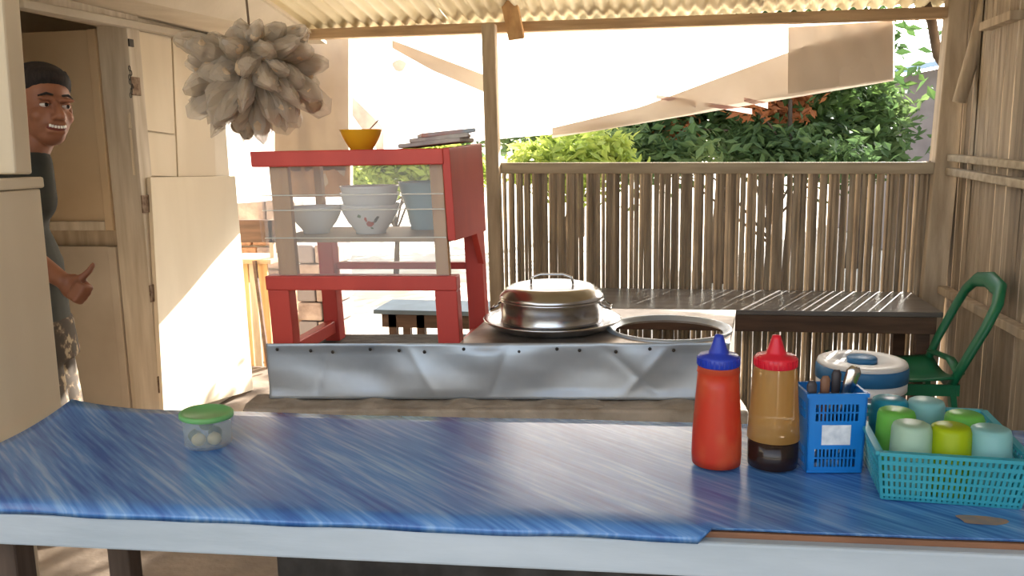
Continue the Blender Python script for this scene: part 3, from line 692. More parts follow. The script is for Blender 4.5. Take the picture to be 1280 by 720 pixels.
rimb.build('rim', bl, cd_)
kbox(MB(), -.022, .022, -.0008, -.0001, .045, .076).build('paper_label', mat('smudged label', S(226, 228, 230), S(190, 196, 204), rough=.7, scale=60), cd_)
steel = mat('cutlery steel', S(196, 198, 200), rough=.2, metal=1); dkh = mat('dark handle', S(62, 56, 58), rough=.5)
cut = [('spoon', (-.030, .02), (-.036, .01, .142), dkh, 'dark-handled spoon leaning in the left of the blue caddy'),
       ('fork', (-.012, .03), (-.012, .022, .146), mat('brown handle', S(120, 84, 62), rough=.5), 'brown-handled fork in the middle of the blue caddy'),
       ('spoon', (-.004, .040), (.034, .03, .158), steel, 'bright steel spoon slanting over the right rim of the blue caddy'),
       ('spoon', (.010, .045), (.014, .05, .148), dkh, 'dark-handled spoon standing upright at the back of the blue caddy')]
for nm, (u, v), (u2, v2, z2), mt, lab in cut:
    a = kp(u, v, .006); b = kp(u2, v2, z2); rt = empty(nm, a, lab, 'cutlery')
    up_ = cdy2
    MB().tube([a+(b-a)*t for t in (.25, .5, .8, .95, 1)], [q9*(1.7 if mt is steel else 1.15) for q9 in (.003, .0035, .006, .0068, .004)], 8, flat=.4, up=up_).build('handle', mt, rt, smooth=True)
    hd = MB()
    if nm == 'spoon': hd.ell(a+(b-a)*.12+zz*.004, (.012, .004, .018), 12, 8)
    else:
        hd.tube([a+(b-a)*t for t in (.25, .2, .15)], [.003, .007, .009], 8, flat=.3, up=up_)
        for k in (-1, 0, 1): hd.tube([a+(b-a)*.16+cdx2*.006*k, a+(b-a)*.02+cdx2*.006*k], .0014, 6)
    hd.build('head', steel, rt, smooth=True)

# ================================================================== TURQUOISE BASKET WITH CUPS
kc0 = az(1102, 624, TZ); kc1 = az(1274, 637, TZ); kdir = (kc1-kc0); KW = kdir.length; kdir.normalize(); kper = Vector((-kdir.y, kdir.x, 0))
KD, KH = .195, .072
def bq(u, v, z):
    e = .14*z/KH   # walls lean outwards
    uu = (u-.5)*(KW+.10*KW*z/KH)+KW/2; vv = (v-.5)*(KD+e*KD)+KD/2
    q = kc0+kdir*uu+kper*vv; return Vector((q.x, q.y, TZ+z))
aq = mat('turquoise translucent plastic', S(90, 200, 214), S(70, 186, 204), rough=.35, scale=4, translucent=.4, transparent=.15)
bk_ = empty('cup_basket', bq(.5, .5, 0), 'turquoise perforated plastic basket holding cups', 'basket')
base = MB(); base.hexa([bq(0, 0, 0), bq(1, 0, 0), bq(1, 1, 0), bq(0, 1, 0), bq(0, 0, .003), bq(1, 0, .003), bq(1, 1, .003), bq(0, 1, .003)]); base.build('base', aq, bk_)
rim = MB(); pts = [bq(0, 0, KH), bq(1, 0, KH), bq(1, 1, KH), bq(0, 1, KH)]
for i in range(4): rim.beam(pts[i], pts[(i+1) % 4], .010, .005)
rim.build('rim', aq, bk_)
def lattice(P):
    mb = MB(); n = 26 if P in 'fb' else 18
    def pos(t, z): return {'f': bq(t, 0, z), 'b': bq(t, 1, z), 'l': bq(0, t, z), 'r': bq(1, t, z)}[P]
    nrm_ = {'f': kper, 'b': kper, 'l': kdir, 'r': kdir}[P]
    for k in range(n+1): mb.beam(pos(k/n, .002), pos(k/n, KH-.002), .0042, .0022, up=nrm_)
    for z in (.008, .020, .032, .044, .058): mb.beam(pos(0, z), pos(1, z), .0022, .0040 if z != .058 else .006, up=zz)
    return mb
for P in 'fblr': lattice(P).build('lattice_wall', aq, bk_)
def cupm(n, a, b, tr=.5, tp_=.25): return mat(n, S(*a), S(*b), rough=.3, scale=4, translucent=tr, transparent=tp_)
c_pale = cupm('pale milky green cup', (206, 232, 214), (196, 226, 206)); c_lime = cupm('lime yellow cup', (204, 222, 40), (190, 212, 36)); c_aqua = cupm('pale aqua cup', (176, 226, 226), (166, 218, 220))
c_grn = cupm('fresh green cup', (150, 226, 110), (140, 216, 100)); c_teal = cupm('teal cup', (70, 186, 210), (60, 176, 200))
cups = [(.24, .19, c_pale, 'milky pale green cup between the lime cup and the basket corner', .098), (.53, .19, c_lime, 'lime yellow cup turned upside down in the basket', .098), (.82, .19, c_aqua, 'pale aqua cup beside the lime yellow cup', .098),
        (.19, .50, c_grn, 'fresh green cup behind the milky pale green cup', .098), (.72, .50, c_grn, 'fresh green cup behind the pale aqua cup', .098),
        (.20, .81, c_teal, 'teal cup in the back corner of the basket', .098), (.50, .81, c_aqua, 'pale aqua cup at the back of the basket next to the teal cup', .098)]
for u, v, mt, lab, h in cups:
    c = bq(u, v, .0032)
    q = MB().lathe([(.0285, 0), (.030, .001), (.0295, .004), (.0265, h-.008), (.0245, h-.002), (.021, h), (0, h-.001), (0, h-.003), (.021, h-.003), (.0245, h-.008), (.0275, .004), (.028, 0)], (c.x, c.y, c.z), 32)
    o = q.build('cup', mt, smooth=True, origin=c); tag(o, lab, 'cup')

# ================================================================== DRINK COOLER
kc = az(1078, 440, .575); kx, ky = kc.x, kc.y
ck = empty('drink_cooler', (kx, ky, 0), 'round drink cooler with blue and white lid standing near the bamboo fence', 'cooler')
cbody = mat('grey blue cooler body', S(116, 130, 142), S(104, 118, 130), rough=.45, scale=3); cblue = mat('cooler lid blue', S(44, 110, 160), rough=.4); cwht = mat('cooler white', S(226, 228, 228), rough=.4)
MB().lathe([(0, -.06), (0.1190, -.06), (0.1237, -.054), (0.1321, .30), (0.1321, .395)], (kx, ky, .062), 40).build('body', cbody, ck, smooth=True)
MB().lathe([(0.1321, .395), (0.1395, .397), (0.1395, .425), (0.1330, .427)], (kx, ky, .062), 40, caps=False).build('collar', cwht, ck, smooth=True)
ld = MB().lathe([(0.1358, .427), (0.1423, .429), (0.1423, .468), (0.1386, .476), (0.1302, .479)], (kx, ky, .062), 40, caps=False).build('lid', cblue, ck, smooth=True)
MB().lathe([(0.1395, .476), (0.1358, .486), (0.1256, .490), (0.0791, .489), (0.0744, .480), (0, .478)], (kx, ky, .062), 40).build('lid_top', cwht, ld, smooth=True)
MB().lathe([(0.0465, .478), (0.0465, .494), (0.0428, .498), (0, .499)], (kx, ky, .062), 28).build('knob', cblue, ld, smooth=True)
MB().tube([(kx-.14, ky-.03, .07), (kx-.175, ky-.04, .07), (kx-.178, ky-.04, .045)], .011, 10).build('tap', cwht, ck, smooth=True)

# ================================================================== GREEN PLASTIC CHAIR
grn = mat('green moulded plastic', S(22, 112, 74), S(16, 96, 62), rough=.4, scale=4)
CX, CY, crot = .79, 3.20, R(-90)     # faces towards the left of the stall
chr_ = empty('plastic_chair', (CX, CY, 0), 'green moulded plastic chair with open looped back', 'chair')
Mc = Matrix.Rotation(crot, 3, 'Z')
def q_(x, y, z): return Mc @ Vector((x, y, 0))+Vector((CX, CY, z))
# local: x across, +y = back
seat = MB()
seat.grid(lambda u, v: q_((u-.5)*(.38-.04*v), -.20+.38*v, .42+.012-.012*math.cos((u-.5)*6)-.015*math.sin(v*math.pi)), 12, 10)
seat.build('seat', grn, chr_, smooth=True, solid=.006)
sk = MB(); cn = [(-.19, -.20), (.19, -.20), (.17, .18), (-.17, .18)]
for i in range(4):
    a, b = cn[i], cn[(i+1) % 4]; sk.beam(q_(*a, .400), q_(*b, .400), .008, .04)
sk.build('seat_rim', grn, chr_)
for sx in (-1, 1):
    for (y0, y1) in ((-.18, -.21), (.16, .22)):
        x0_ = .175 if y0 < 0 else .155
        MB().beam(q_(sx*x0_, y0, .405), q_(sx*(x0_+.012), y1, .0), .045, .02, up=(Mc @ Vector((0, 1, 0))), w2=.03).build('leg', grn, chr_, bevel=.004)
loop = [(-.15, .16, .41), (-.165, .20, .51), (-.17, .25, .62), (-.16, .285, .70), (-.115, .305, .745), (0, .31, .762), (.115, .305, .745), (.16, .285, .70), (.17, .25, .62), (.165, .20, .51), (.15, .16, .41)]
MB().tube([q_(*p) for p in loop], [.024, .025, .026, .028, .030, .031, .030, .028, .026, .025, .024], 12, flat=.55, up=(Mc @ Vector((0, 1, .2)))).build('back_frame', grn, chr_, smooth=True)
MB().tube([q_(-.165, .18, .46), q_(0, .20, .47), q_(.165, .18, .46)], .018, 8, flat=.5).build('back_crossbar', grn, chr_, smooth=True)

# ================================================================== HANGING CRACKER BAGS
bagm = mat('clear cracker bag plastic', S(222, 212, 196), rough=.22, translucent=.45, transparent=.55)
krm = mat('pale crackers', S(196, 174, 144), S(164, 140, 112), rough=.8, scale=28, bump=.6, bscale=60)
kr0 = ad(315, 74, 2.26); KRv = .085
bn = empty('cracker_bunch', kr0, 'bunch of clear bags of pale crackers hanging from the roof', 'snack bags')
zr_ = roofz(kr0.y)-.01
MB().tube([kr0+zz*.02, Vector((kr0.x-.01, kr0.y, (kr0.z+zr_)/2)), Vector((kr0.x+.005, kr0.y, zr_+.005))], .003, 6).build('string', mat('string', S(120, 100, 80), rough=.9), bn)
rk = random.Random(11)
dirs = []
N = 84
for i in range(N):
    zf = 1-2*(i+.5)/N; ph = i*2.39996
    rr_ = math.sqrt(max(0, 1-zf*zf)); dirs.append(Vector((rr_*math.cos(ph), rr_*math.sin(ph), zf)))
for i, d in enumerate(dirs):
    d = (d+Vector((rk.uniform(-.2, .2), rk.uniform(-.2, .2), rk.uniform(-.15, .15)))).normalized()
    droop = d.copy(); droop.z -= .18; droop.normalize()
    L = rk.uniform(.145, .19)+ (.045 if d.z < -.35 else 0) - (.03 if d.z > .4 else 0)
    if d.z > .75: continue
    wid = rk.uniform(.028, .037); thk = wid*rk.uniform(.7, .95); rnd_end = d.z > -.35
    a_ = droop.cross(Vector((rk.uniform(-1, 1), rk.uniform(-1, 1), rk.uniform(-1, 1)))).normalized(); b_ = droop.cross(a_)
    mb = MB(); k0 = len(mb.v); rings = [(0, .10, .10), (.10, .14, .14), (.22, .55, .5), (.42, .95, .95), (.62, 1.08, 1.05), (.80, 1.0, .85), (.92, .72 if rnd_end else .85, .6 if rnd_end else .4), (1.0, .30 if rnd_end else (.55 if i % 4 == 0 else .10), .25 if rnd_end else .06)]
    sg = 16
    for (t, w1, w2) in rings:
        for j in range(sg):
            an = 2*math.pi*j/sg
            cr_ = 1+.12*math.sin(3*an+i)+.09*math.sin(5*an+t*9+i*1.7)+rk.uniform(-.13, .13)
            mb.v.append(kr0+droop*(.02+L*t)+a_*math.cos(an)*wid*w1*cr_+b_*math.sin(an)*thk*w2*cr_)
    for r_ in range(len(rings)-1):
        for j in range(sg): mb.f.append((r_*sg+j, r_*sg+(j+1) % sg, (r_+1)*sg+(j+1) % sg, (r_+1)*sg+j))
    mb.f.append(tuple(range((len(rings)-1)*sg, len(rings)*sg)))
    bg_ = mb.build('cracker_bag', bagm, bn, smooth=False)
    cm = MB(); Mr = Matrix((a_, b_, droop)).transposed()
    for q in range(3):
        cm.ell(kr0+droop*(.02+L*(.42+.18*q))+a_*rk.uniform(-.008, .008)+b_*rk.uniform(-.006, .006), (wid*.84, thk*.70, L*.10), 10, 6, Mr)
    cm.build('crackers', krm, bg_, smooth=True)

# ================================================================== PERSON
def remesh(mb, name, mt, parent, vox, smooth_it=6):
    me = bpy.data.meshes.new('tmp'); me.from_pydata([tuple(v) for v in mb.v], [], mb.f); me.update()
    bm = bmesh.new(); bm.from_mesh(me); bmesh.ops.recalc_face_normals(bm, faces=bm.faces); bm.to_mesh(me); bm.free()
    o = bpy.data.objects.new('tmp', me); COL.objects.link(o)
    r = o.modifiers.new('r', 'REMESH'); r.mode = 'VOXEL'; r.voxel_size = vox
    s_ = o.modifiers.new('s', 'SMOOTH'); s_.factor = .5; s_.iterations = smooth_it
    dg = bpy.context.evaluated_depsgraph_get(); ev = o.evaluated_get(dg); nm = bpy.data.meshes.new_from_object(ev)
    bpy.data.objects.remove(o); nm.name = name
    off = parent.location
    for v in nm.vertices: v.co -= off
    nm.materials.clear(); nm.materials.append(mt)
    for p in nm.polygons: p.use_smooth = True
    ob = bpy.data.objects.new(name, nm); COL.objects.link(ob); ob.parent = parent
    return ob
skin = mat('brown skin', S(156, 104, 76), S(136, 88, 64), rough=.5, scale=10)
hairm = mat('black hair', S(30, 24, 22), S(44, 36, 32), rough=.85, scale=60, stretch=(3, 3, .5))
shirtm = mat('dark green grey shirt', S(62, 62, 54), S(48, 48, 42), rough=.9, scale=10)
HD = ad(54, 137, 2.68)             # head centre
fdir = math.atan2(CAM.y-HD.y, CAM.x-HD.x)+R(26)      # face turned a little past the camera
hf = Vector((math.cos(fdir), math.sin(fdir), 0)); hs = Vector((-hf.y, hf.x, 0))  # forward, and the person's left
MH = Matrix((hs, -hf, zz)).transposed()                  # local x = person's left, -y = forward
tilt = Matrix.Rotation(R(-4), 3, hf)
K = 1.08
def hp(x, y, z): return HD + tilt @ (hs*x*K + hf*y*K + zz*z*K)
MHt = tilt @ MH
bdir = fdir+R(52); bf = Vector((math.cos(bdir), math.sin(bdir), 0)); bsd = Vector((-bf.y, bf.x, 0))
NK = ad(37, 196, 2.68)
PB = ad(27, 300, 2.72); PB.z = 0
person = empty('person', (PB.x, PB.y, 0), 'smiling person in a dark shirt giving a thumbs up in the doorway', 'person')
def bpnt(x, y, z): return PB + bsd*x + bf*y + zz*z
body = MB()
# head
body.ell(hp(0, -.012, .035), (.075*K, .092*K, .085*K), 24, 16, MHt)
body.ell(hp(0, .012, -.03), (.062*K, .075*K, .075*K), 20, 14, MHt)
body.ell(hp(0, .040, -.075), (.040*K, .038*K, .032*K), 16, 10, MHt)          # chin and jaw
for sx in (-1, 1):
    body.ell(hp(sx*.038, .052, -.022), (.024*K, .022*K, .022*K), 12, 8, MHt)     # cheek
    body.ell(hp(sx*.030, .078, .026), (.026*K, .010*K, .008*K), 12, 8, MHt)       # brow ridge
    body.ell(hp(sx*.076, -.005, -.005), (.010*K, .020*K, .032*K), 12, 8, MHt)     # ear
body.cap(hp(0, .084, .012), hp(0, .102, -.022), .008*K, .013*K)                   # nose
for sx in (-1, 1): body.ell(hp(sx*.013, .090, -.026), (.009*K, .010*K, .008*K), 10, 6, MHt)
body.cap(hp(-.024, .076, -.043), hp(.024, .076, -.043), .008*K, .008*K)           # upper lip
body.cap(hp(-.020, .074, -.066), hp(.020, .074, -.066), .008*K, .008*K)           # lower lip
# neck and trunk
body.cap(hp(0, -.02, -.06), NK+zz*.01, .052, .055)
body.cap(NK+zz*.02, NK-zz*.06, .052, .058)
SHZ = NK.z-.03
body.ell(bpnt(0, -.012, SHZ-.13), (.148, .085, .165), 20, 14, Matrix((bsd, bf, zz)).transposed())
body.ell(bpnt(0, 0, SHZ-.36), (.135, .09, .20), 20, 14, Matrix((bsd, bf, zz)).transposed())
body.ell(bpnt(0, -.01, SHZ-.52), (.15, .10, .12), 20, 14, Matrix((bsd, bf, zz)).transposed())
hipz = SHZ-.55
for sx in (-1, 1):
    body.cap(bpnt(sx*.08, 0, hipz), bpnt(sx*.085, .02, hipz*.53), .075, .052); body.cap(bpnt(sx*.085, .02, hipz*.53), bpnt(sx*.085, -.01, .07), .05, .036)
    body.cap(bpnt(sx*.085, -.03, .035), bpnt(sx*.09, .12, .025), .034, .025)
# arms: right arm reaches out with the thumb up, left arm hangs
shR, shL = bpnt(-.150, -.045, SHZ-.06), bpnt(.150, -.045, SHZ-.06)
WR = ad(79, 351, 2.50); EL = ad(36, 322, 2.56)
body.cap(shR, EL, .046, .038); body.cap(EL, WR, .038, .025)
body.cap(shL, bpnt(.20, -.03, SHZ-.32), .045, .036); body.cap(bpnt(.20, -.03, SHZ-.32), bpnt(.19, .04, SHZ-.55), .036, .024)
# right hand, a loose fist with the thumb out
ha = (ad(104, 366, 2.50)-WR).normalized(); hu = (UP*.85+RT*.35); hu = (hu-ha*hu.dot(ha)).normalized(); hn = ha.cross(hu)
def hd_(a, u, n): return WR+(ha*a+hu*u+hn*n)*.86
s_n = 1 if hn.dot(CAM-WR) > 0 else -1      # + towards the camera
MHd = Matrix((ha, hu, hn)).transposed()
body.ell(hd_(.045, 0, 0), (.048, .040, .020), 16, 10, MHd)
for k, (uo, l) in enumerate(((.030, .040), (.010, .044), (-.010, .041), (-.028, .033))):
    a0 = hd_(.075, uo, 0); a1 = hd_(.075+l*.62, uo*1.0, s_n*.012); a2 = hd_(.075+l*.35, uo*.95, s_n*.036); a3 = hd_(.058, uo*.92, s_n*.030)
    body.cap(a0, a1, .0100, .0092, 10); body.cap(a1, a2, .0092, .0086, 10); body.cap(a2, a3, .0086, .0078, 10)
t0_ = hd_(.040, .024, s_n*.010); t1_ = hd_(.058, .050, s_n*.014); t2_ = hd_(.064, .078, s_n*.010); t3_ = hd_(.062, .102, s_n*.004)
body.cap(t0_, t1_, .0150, .0112, 12); body.cap(t1_, t2_, .0112, .0096, 12); body.cap(t2_, t3_, .0096, .0078, 12)
# left hand
LW = bpnt(.19, .04, SHZ-.55)
body.ell(LW-zz*.05, (.016, .036, .045), 14, 8, Matrix((bsd, bf, zz)).transposed())
for k in range(4): body.cap(LW+bf*(.026-.018*k)-zz*.085, LW+bf*(.030-.018*k)-bsd*.012-zz*(.150-.008*abs(k-1)), .0092, .0078, 10)
body.cap(LW+bf*.03-zz*.035, LW+bf*.055-bsd*.01-zz*.09, .012, .009, 10)
bd = remesh(body, 'body', skin, person, .0048, 5)
# hair
hb_ = MB()
hb_.ell(hp(0, -.022, .052), (.080*K, .092*K, .080*K), 24, 16, MHt)
hb_.ell(hp(0, .022, .090), (.066*K, .056*K, .036*K), 20, 12, MHt); hb_.ell(hp(0, -.012, .078), (.080*K, .084*K, .062*K), 20, 12, MHt)
for i in range(60):
    an = random.choice((-1, 1))*random.uniform(.8, 3.1); q0 = hp(.070*math.sin(an), -.02+.085*math.cos(an)*.9, .085+random.uniform(-.02, .03)); q1 = hp(.080*math.sin(an), -.02+.098*math.cos(an), .060+random.uniform(-.01, .035)); hb_.cap(q0, q1, .010, .004, 6)
for v in range(len(hb_.v)): pass
remesh(hb_, 'hair', hairm, person, .005, 8)
eyew = mat('eye white', S(226, 220, 212), rough=.2); dark = mat('dark iris', S(30, 20, 16), rough=.15); teeth = mat('teeth', S(236, 230, 220), rough=.25); lipm = mat('mouth', S(120, 58, 52), rough=.4)
for sx in (-1, 1):
    ey = MB().ell(hp(sx*.031, .0705, .008), (.013*K, .010*K, .0065*K), 14, 10, MHt).build('eye', eyew, person, smooth=True)
    MB().ell(hp(sx*.031+.002, .0790, .008), (.0055*K, .004*K, .0055*K), 12, 8, MHt).build('iris', dark, ey, smooth=True)
    MB().tube([hp(sx*.013, .087, .037), hp(sx*.031, .086, .040), hp(sx*.050, .074, .032)], [.003, .0045, .002], 8).build('eyebrow', hairm, person, smooth=True)
    MB().tube([hp(sx*.016, .079, .012), hp(sx*.031, .083, .0165), hp(sx*.046, .074, .012)], [.002, .003, .002], 8).build('eyelid', skin, person, smooth=True)
MB().ell(hp(0, .074, -.0545), (.029*K, .0125*K, .0115*K), 16, 10, MHt).build('mouth', lipm, person, smooth=True)
tt = MB()
for k in range(7):
    an = (k-3)*.30; tt.box(hp(.027*math.sin(an)*1.05, .0765+.0105*math.cos(an), -.0535+.004*(1-math.cos(an*1.6))), (.0066, .004, .0085), MHt @ Matrix.Rotation(an, 3, 'Z'))
tt.build('teeth', teeth, person, bevel=.001)
# clothes
sh = MB(); Mb = Matrix((bsd, bf, zz)).transposed()
sh.ell(bpnt(0, -.012, SHZ-.13), (.165, .100, .165), 24, 14, Mb); sh.ell(bpnt(0, 0, SHZ-.36), (.158, .112, .22), 24, 14, Mb); sh.tube([bpnt(0, 0, SHZ-.30), bpnt(0, -.005, SHZ-.62)], [.150, .165], 24, flat=.75, up=bf)
sh.cap(NK-zz*.020, NK-zz*.14-bf*.012, .066, .080)
sh.cap(bpnt(-.12, -.03, SHZ-.045), bpnt(.12, -.03, SHZ-.045), .058, .058)
for s_, e_ in ((shR, EL), (shL, bpnt(.20, -.03, SHZ-.32))): sh.cap(s_, s_+(e_-s_)*.60, .062, .060)
remesh(sh, 'shirt', shirtm, person, .009, 6)
srm = mat('dark patterned shorts', S(66, 56, 44), S(160, 142, 112), rough=.9, scale=26, lo=.5, hi=.62, c3=S(90, 74, 56))
sg_ = MB(); sg_.tube([bpnt(0, 0, hipz+.06), bpnt(0, .0, hipz-.08)], [.165, .178], 24, flat=.75, up=bf)
for sx in (-1, 1): sg_.tube([bpnt(sx*.082, 0, hipz+.02), bpnt(sx*.095, .015, hipz*.55)], [.092, .098], 20)
remesh(sg_, 'shorts', srm, person, .010, 5)

# ================================================================== OUTSIDE
def leaf_mat(n, a, b, c): return mat(n, S(*a), S(*b), rough=.55, scale=1.6, translucent=.45, lo=.3, hi=.7, c3=S(*c))
lv_dark = leaf_mat('dark green leaves', (46, 68, 40), (98, 124, 62), (64, 90, 48)); lv_mid = leaf_mat('mid green leaves', (66, 90, 54), (122, 140, 84), (86, 112, 66))
lv_yel = leaf_mat('yellow green leaves', (124, 146, 62), (206, 206, 110), (166, 182, 84)); bark = mat('tree bark', S(92, 78, 64), S(64, 52, 42), rough=.95, scale=10, stretch=(3, 3, .6), bump=.6)
lv_red = leaf_mat('reddish young leaves', (150, 90, 54), (206, 140, 90), (176, 112, 68))
def foliage(blobs, n, size, rnd):
    mb = MB(); vs = []; fs = []
    tot = sum(b[1][0]*b[1][1]*b[1][2] for b in blobs)
    for c, r in blobs:
        for i in range(int(n*r[0]*r[1]*r[2]/tot)+8):
            d = Vector((rnd.gauss(0, .55), rnd.gauss(0, .55), rnd.gauss(0, .5)))
            p = Vector(c)+Vector((d.x*r[0], d.y*r[1], d.z*r[2]))
            s = size*rnd.uniform(.6, 1.3); E_ = Euler((rnd.uniform(-1.1, 1.1), rnd.uniform(-1.1, 1.1), rnd.uniform(0, 6.3))).to_matrix()
            k = len(vs)
            for q in ((0, -s, 0), (.42*s, -.15*s, .10*s), (0, s, -.12*s), (-.42*s, -.15*s, .10*s)): vs.append(p+E_ @ Vector(q))
            fs += [(k, k+1, k+2), (k, k+2, k+3)]
    mb.v = vs; mb.f = fs
    return mb
def tree(name, base, h, r, blobs, n, size, lm, label, cat='tree', seed=1, group=None):
    rnd = random.Random(seed); root = empty(name, base, label, cat, group); base = Vector(base)
    mb = MB(); top = base+Vector((0, 0, h)); mb.tube([base-zz*.05, base+Vector((.03, 0, h*.4)), top], [r, r*.8, r*.45], 10)
    tk = mb.build('trunk', bark, root, smooth=True)
    bm2 = MB()
    for c, rr_ in blobs:
        st_ = base+Vector((.02, 0, h*rnd.uniform(.45, .85))); bm2.tube([st_, (st_+Vector(c))/2+Vector((0, 0, .05)), Vector(c)], [r*.4, r*.28, r*.1], 7)
    bm2.build('branches', bark, root, smooth=True)
    fo = foliage(blobs, n, size, rnd).build('foliage', lm, root); fo['kind'] = 'stuff'
    return root
def bl_(lst, Y):   # blobs from (px, py, radius px) at distance Y
    out = []
    for x, y, r in lst:
        c = ay(x, y, Y+random.uniform(-.4, .4)); rr_ = r/F*Y*1.02; out.append((c, (rr_, rr_*.9, rr_*.85)))
    return out
b = ay(905, 205, 8.0); tree('leafy_tree', (b.x, b.y, 0), 2.2, .13, bl_([(800, 170, 55), (850, 140, 60), (905, 130, 60), (960, 150, 60), (1010, 150, 50), (950, 60, 70), (1010, 60, 80)], 8), 9000, .075, lv_dark, 'large dark green tree with a thick trunk behind the bamboo fence', seed=2)
b = ay(1070, 205, 9.0); tree('leafy_tree', (b.x, b.y, 0), 1.9, .07, bl_([(1060, 160, 42), (1090, 140, 36), (1050, 190, 40), (1095, 180, 34), (1075, 110, 26)], 9), 4200, .075, lv_mid, 'lighter green tree against the grey house wall', seed=3)
b = ay(960, 190, 6.9); tree('leafy_shrub', (b.x, b.y, 0), 1.0, .03, bl_([(930, 185, 36), (975, 190, 36), (1015, 195, 30), (860, 195, 30), (800, 195, 36), (1060, 200, 26)], 6.9), 2600, .055, lv_mid, 'mid green shrub growing below the large dark tree', 'shrub', seed=4)
b = ay(940, 130, 7.3); tree('blossom_tree', (b.x+.3, b.y, 0), 1.6, .035, bl_([(935, 128, 22), (985, 130, 26), (845, 160, 18)], 7.3), 700, .05, lv_red, 'thin tree with reddish young leaves beside the large dark tree', seed=5)
b = ay(700, 190, 6.0); tree('yellow_shrub', (b.x, b.y, 0), 1.0, .03, bl_([(662, 196, 22), (695, 192, 26), (730, 188, 26), (765, 190, 24), (715, 210, 36), (665, 212, 24)], 6), 2600, .05, lv_yel, 'yellow-green shrub just behind the fence by the timber post', 'shrub', seed=6)
b = ay(490, 230, 7.8); tree('yellow_shrub', (b.x, b.y, 0), .9, .03, bl_([(455, 225, 26), (490, 215, 30), (530, 215, 26), (560, 200, 26), (470, 195, 30), (520, 185, 30), (590, 215, 24)], 7.8), 2800, .06, lv_yel, 'yellow-green shrub seen through the glass of the red cabinet', 'shrub', seed=8)
b = ay(720, 120, 12); tree('leafy_tree', (b.x, b.y, 0), 2.0, .12, bl_([(700, 140, 70), (640, 120, 60), (760, 120, 70), (580, 130, 70), (480, 120, 80)], 12), 5000, .11, lv_mid, 'distant green tree beyond the yellow shrubs', seed=9)
# neighbour's house on the right
hs_ = empty('neighbour_house', ay(1160, 205, 10.5), 'grey rendered neighbouring house with a pale metal roof', 'building'); hs_.location.z = 0
gw = mat('grey render', S(150, 140, 136), S(128, 118, 116), rough=.95, scale=3, bump=.2); mr = mat('pale blue metal roof', S(176, 196, 214), S(150, 176, 200), rough=.4, metal=.3, scale=4)
a = ay(1108, 205, 10.5); zt = ay(1140, 97, 10.5).z; zt2 = ay(1250, 70, 10.5).z
MB().hexa([(a.x, 10.5, 0), (a.x+5, 10.5, 0), (a.x+5, 14, 0), (a.x, 14, 0), (a.x, 10.5, zt), (a.x+5, 10.5, zt+.9), (a.x+5, 14, zt+.9), (a.x, 14, zt)]).build('wall', gw, hs_)
MB().hexa([(a.x-.25, 10.2, zt-.02), (a.x+5.2, 10.2, zt+.93), (a.x+5.2, 14.3, zt+1.5), (a.x-.25, 14.3, zt+.6), (a.x-.25, 10.2, zt+.04), (a.x+5.2, 10.2, zt+1.0), (a.x+5.2, 14.3, zt+1.6), (a.x-.25, 14.3, zt+.66)]).build('roof', mr, hs_)
# low things behind the cabinet: stone pier, low wall, bench, planks
stone = mat('pinkish stone', S(190, 168, 152), S(140, 120, 108), rough=.95, scale=9, bump=.7, bscale=18)
brickm = mat('rubble brick', S(170, 128, 96), S(130, 98, 74), rough=.95, scale=14, bump=.5)
rnd = random.Random(21)
lwq = empty('rubble_wall', (-2.5, 5.3, 0), 'low rubble brick wall beyond the end of the house wall', 'wall')
for row in range(6):
    xx = -3.6+.09*(row % 2)
    while xx < -2.62:
        L = rnd.uniform(.17, .22); MB().box((xx+L/2, 5.3+rnd.uniform(-.01, .01), .08+row*.155), (L-.012, .16, .143)).build('brick', brickm if rnd.random() < .6 else stone, lwq, bevel=.012); xx += L
MB().bx(-3.6, -2.55, 5.25, 5.34, 0, .96).build('mortar', mat('mortar', S(150, 138, 122), rough=.95, scale=8), lwq)
ob = empty('outdoor_bench', (ay(535, 400, 4.35).x, 4.4, 0), 'low outdoor bench with a blue-grey top behind the cabinet', 'bench')
a, b = ay(468, 384, 4.3), ay(606, 384, 4.3); zb = a.z-.01
bgt = mat('blue grey bench top', S(112, 128, 138), S(96, 108, 116), rough=.5, scale=5)
MB().bx(a.x, b.x, 4.28, 4.60, zb-.025, zb).build('seat', bgt, ob, bevel=.003)
MB().bx(a.x+.04, b.x-.04, 4.30, 4.325, zb-.10, zb-.026).build('front_rail', dkw, ob)
for x, y in ((a.x+.10, 4.32), (a.x+.26, 4.32), (b.x-.06, 4.32), (a.x+.10, 4.56), (b.x-.06, 4.56)): MB().bx(x-.022, x+.022, y-.02, y+.02, 0, zb-.026).build('leg', dkw, ob)
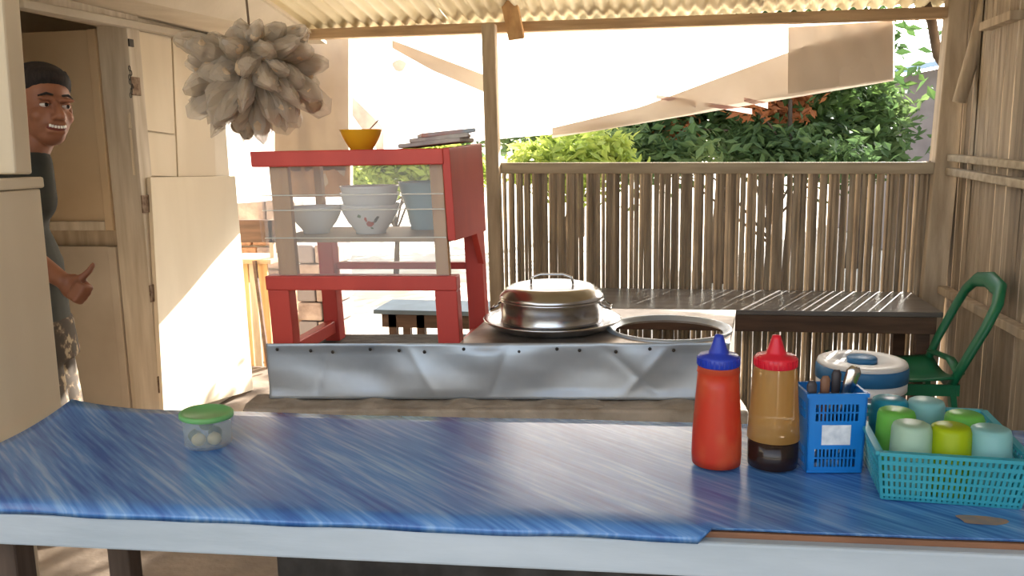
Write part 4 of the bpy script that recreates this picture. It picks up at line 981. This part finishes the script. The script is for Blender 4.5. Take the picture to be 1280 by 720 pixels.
# plank stand beside the end of the house wall
ps = empty('plank_stand', (ay(316, 330, 4.5).x, 4.5, 0), 'rough plank stand leaning beside the end of the house wall', 'stand')
a, b = ay(292, 322, 4.5), ay(336, 320, 4.5)
MB().bx(a.x-.05, b.x+.05, 4.42, 4.72, a.z-.025, a.z).build('top', timberx, ps)
MB().bx(a.x-.05, b.x+.05, 4.50, 4.53, a.z+.09, a.z+.22).build('back_board', dkw, ps)
for px0, px1, mt in ((298, 312, fair), (313, 322, timber), (324, 336, fair)):
    p0, p1 = ay(px0, 330, 4.48), ay(px1, 330, 4.48); MB().bx(p0.x, p1.x-.004, 4.46, 4.475, 0, a.z-.026).build('plank', mt, ps)
MB().beam(ay(318, 326, 4.40), Vector((ay(338, 430, 4.40).x, 4.36, .02)), .018, .018).build('stick', dkw, ps)
for px0 in (a.x-.02, b.x+.02): MB().bx(px0-.012, px0+.012, 4.5, 4.53, a.z, a.z+.22).build('upright', timber, ps)

pr = empty('stone_pier', (ay(393, 380, 5.2).x, 5.2, 0), 'short pinkish stone pier behind the red cabinet', 'pier')
a, b = ay(366, 306, 5.15), ay(422, 306, 5.15)
for row in range(5):
    zq = a.z/5
    for k in range(2):
        x0 = a.x+(b.x-a.x)*(.5*k+(.06 if row % 2 else -.06)*(k == 1)); x1 = a.x+(b.x-a.x)*(.5*(k+1)+((.06 if row % 2 else -.06) if k == 0 else 0))
        MB().bx(x0+.004, x1-.004, 5.15+rnd.uniform(0, .015), 5.4, zq*row+.004, zq*(row+1)-.004).build('stone', stone if (row+k) % 2 else gw, pr, bevel=.012)
# printed band low on the hanging sheet, and cords tying the sheet to the roof beam
brown = mat('brown printed band', S(150, 110, 72), S(172, 134, 94), rough=.7, scale=8, translucent=.04); dkp = mat('dark brown print', S(84, 58, 40), rough=.7)
MB().grid(sheetfn(343, 438, [(343, 203), (438, 203)], [(343, 246), (438, 245)], YS-.045, .015, 1), 12, 4).build('printed_band', brown, hb, smooth=True)
for x0, x1, y0, y1 in ((348, 376, 208, 214), (381, 398, 207, 214), (403, 432, 207, 213)):
    MB().grid(sheetfn(x0, x1, [(x0, y0), (x1, y0)], [(x0, y1), (x1, y1)], YS-.055, .015, 1), 4, 2).build('print_mark', dkp, hb, smooth=True)
for x0 in (352, 395, 432):
    a = ay(x0, 32, YS); MB().tube([a-zz*.02, (a.x*.5-.5*1.7, YF+.03, roofz(YF)-.03) if a.x < -1.72 else (a.x, YF+.02, roofz(YF)-.03)], .003, 6).build('tie_cord', mat('string', S(120, 100, 80), rough=.9), hb)
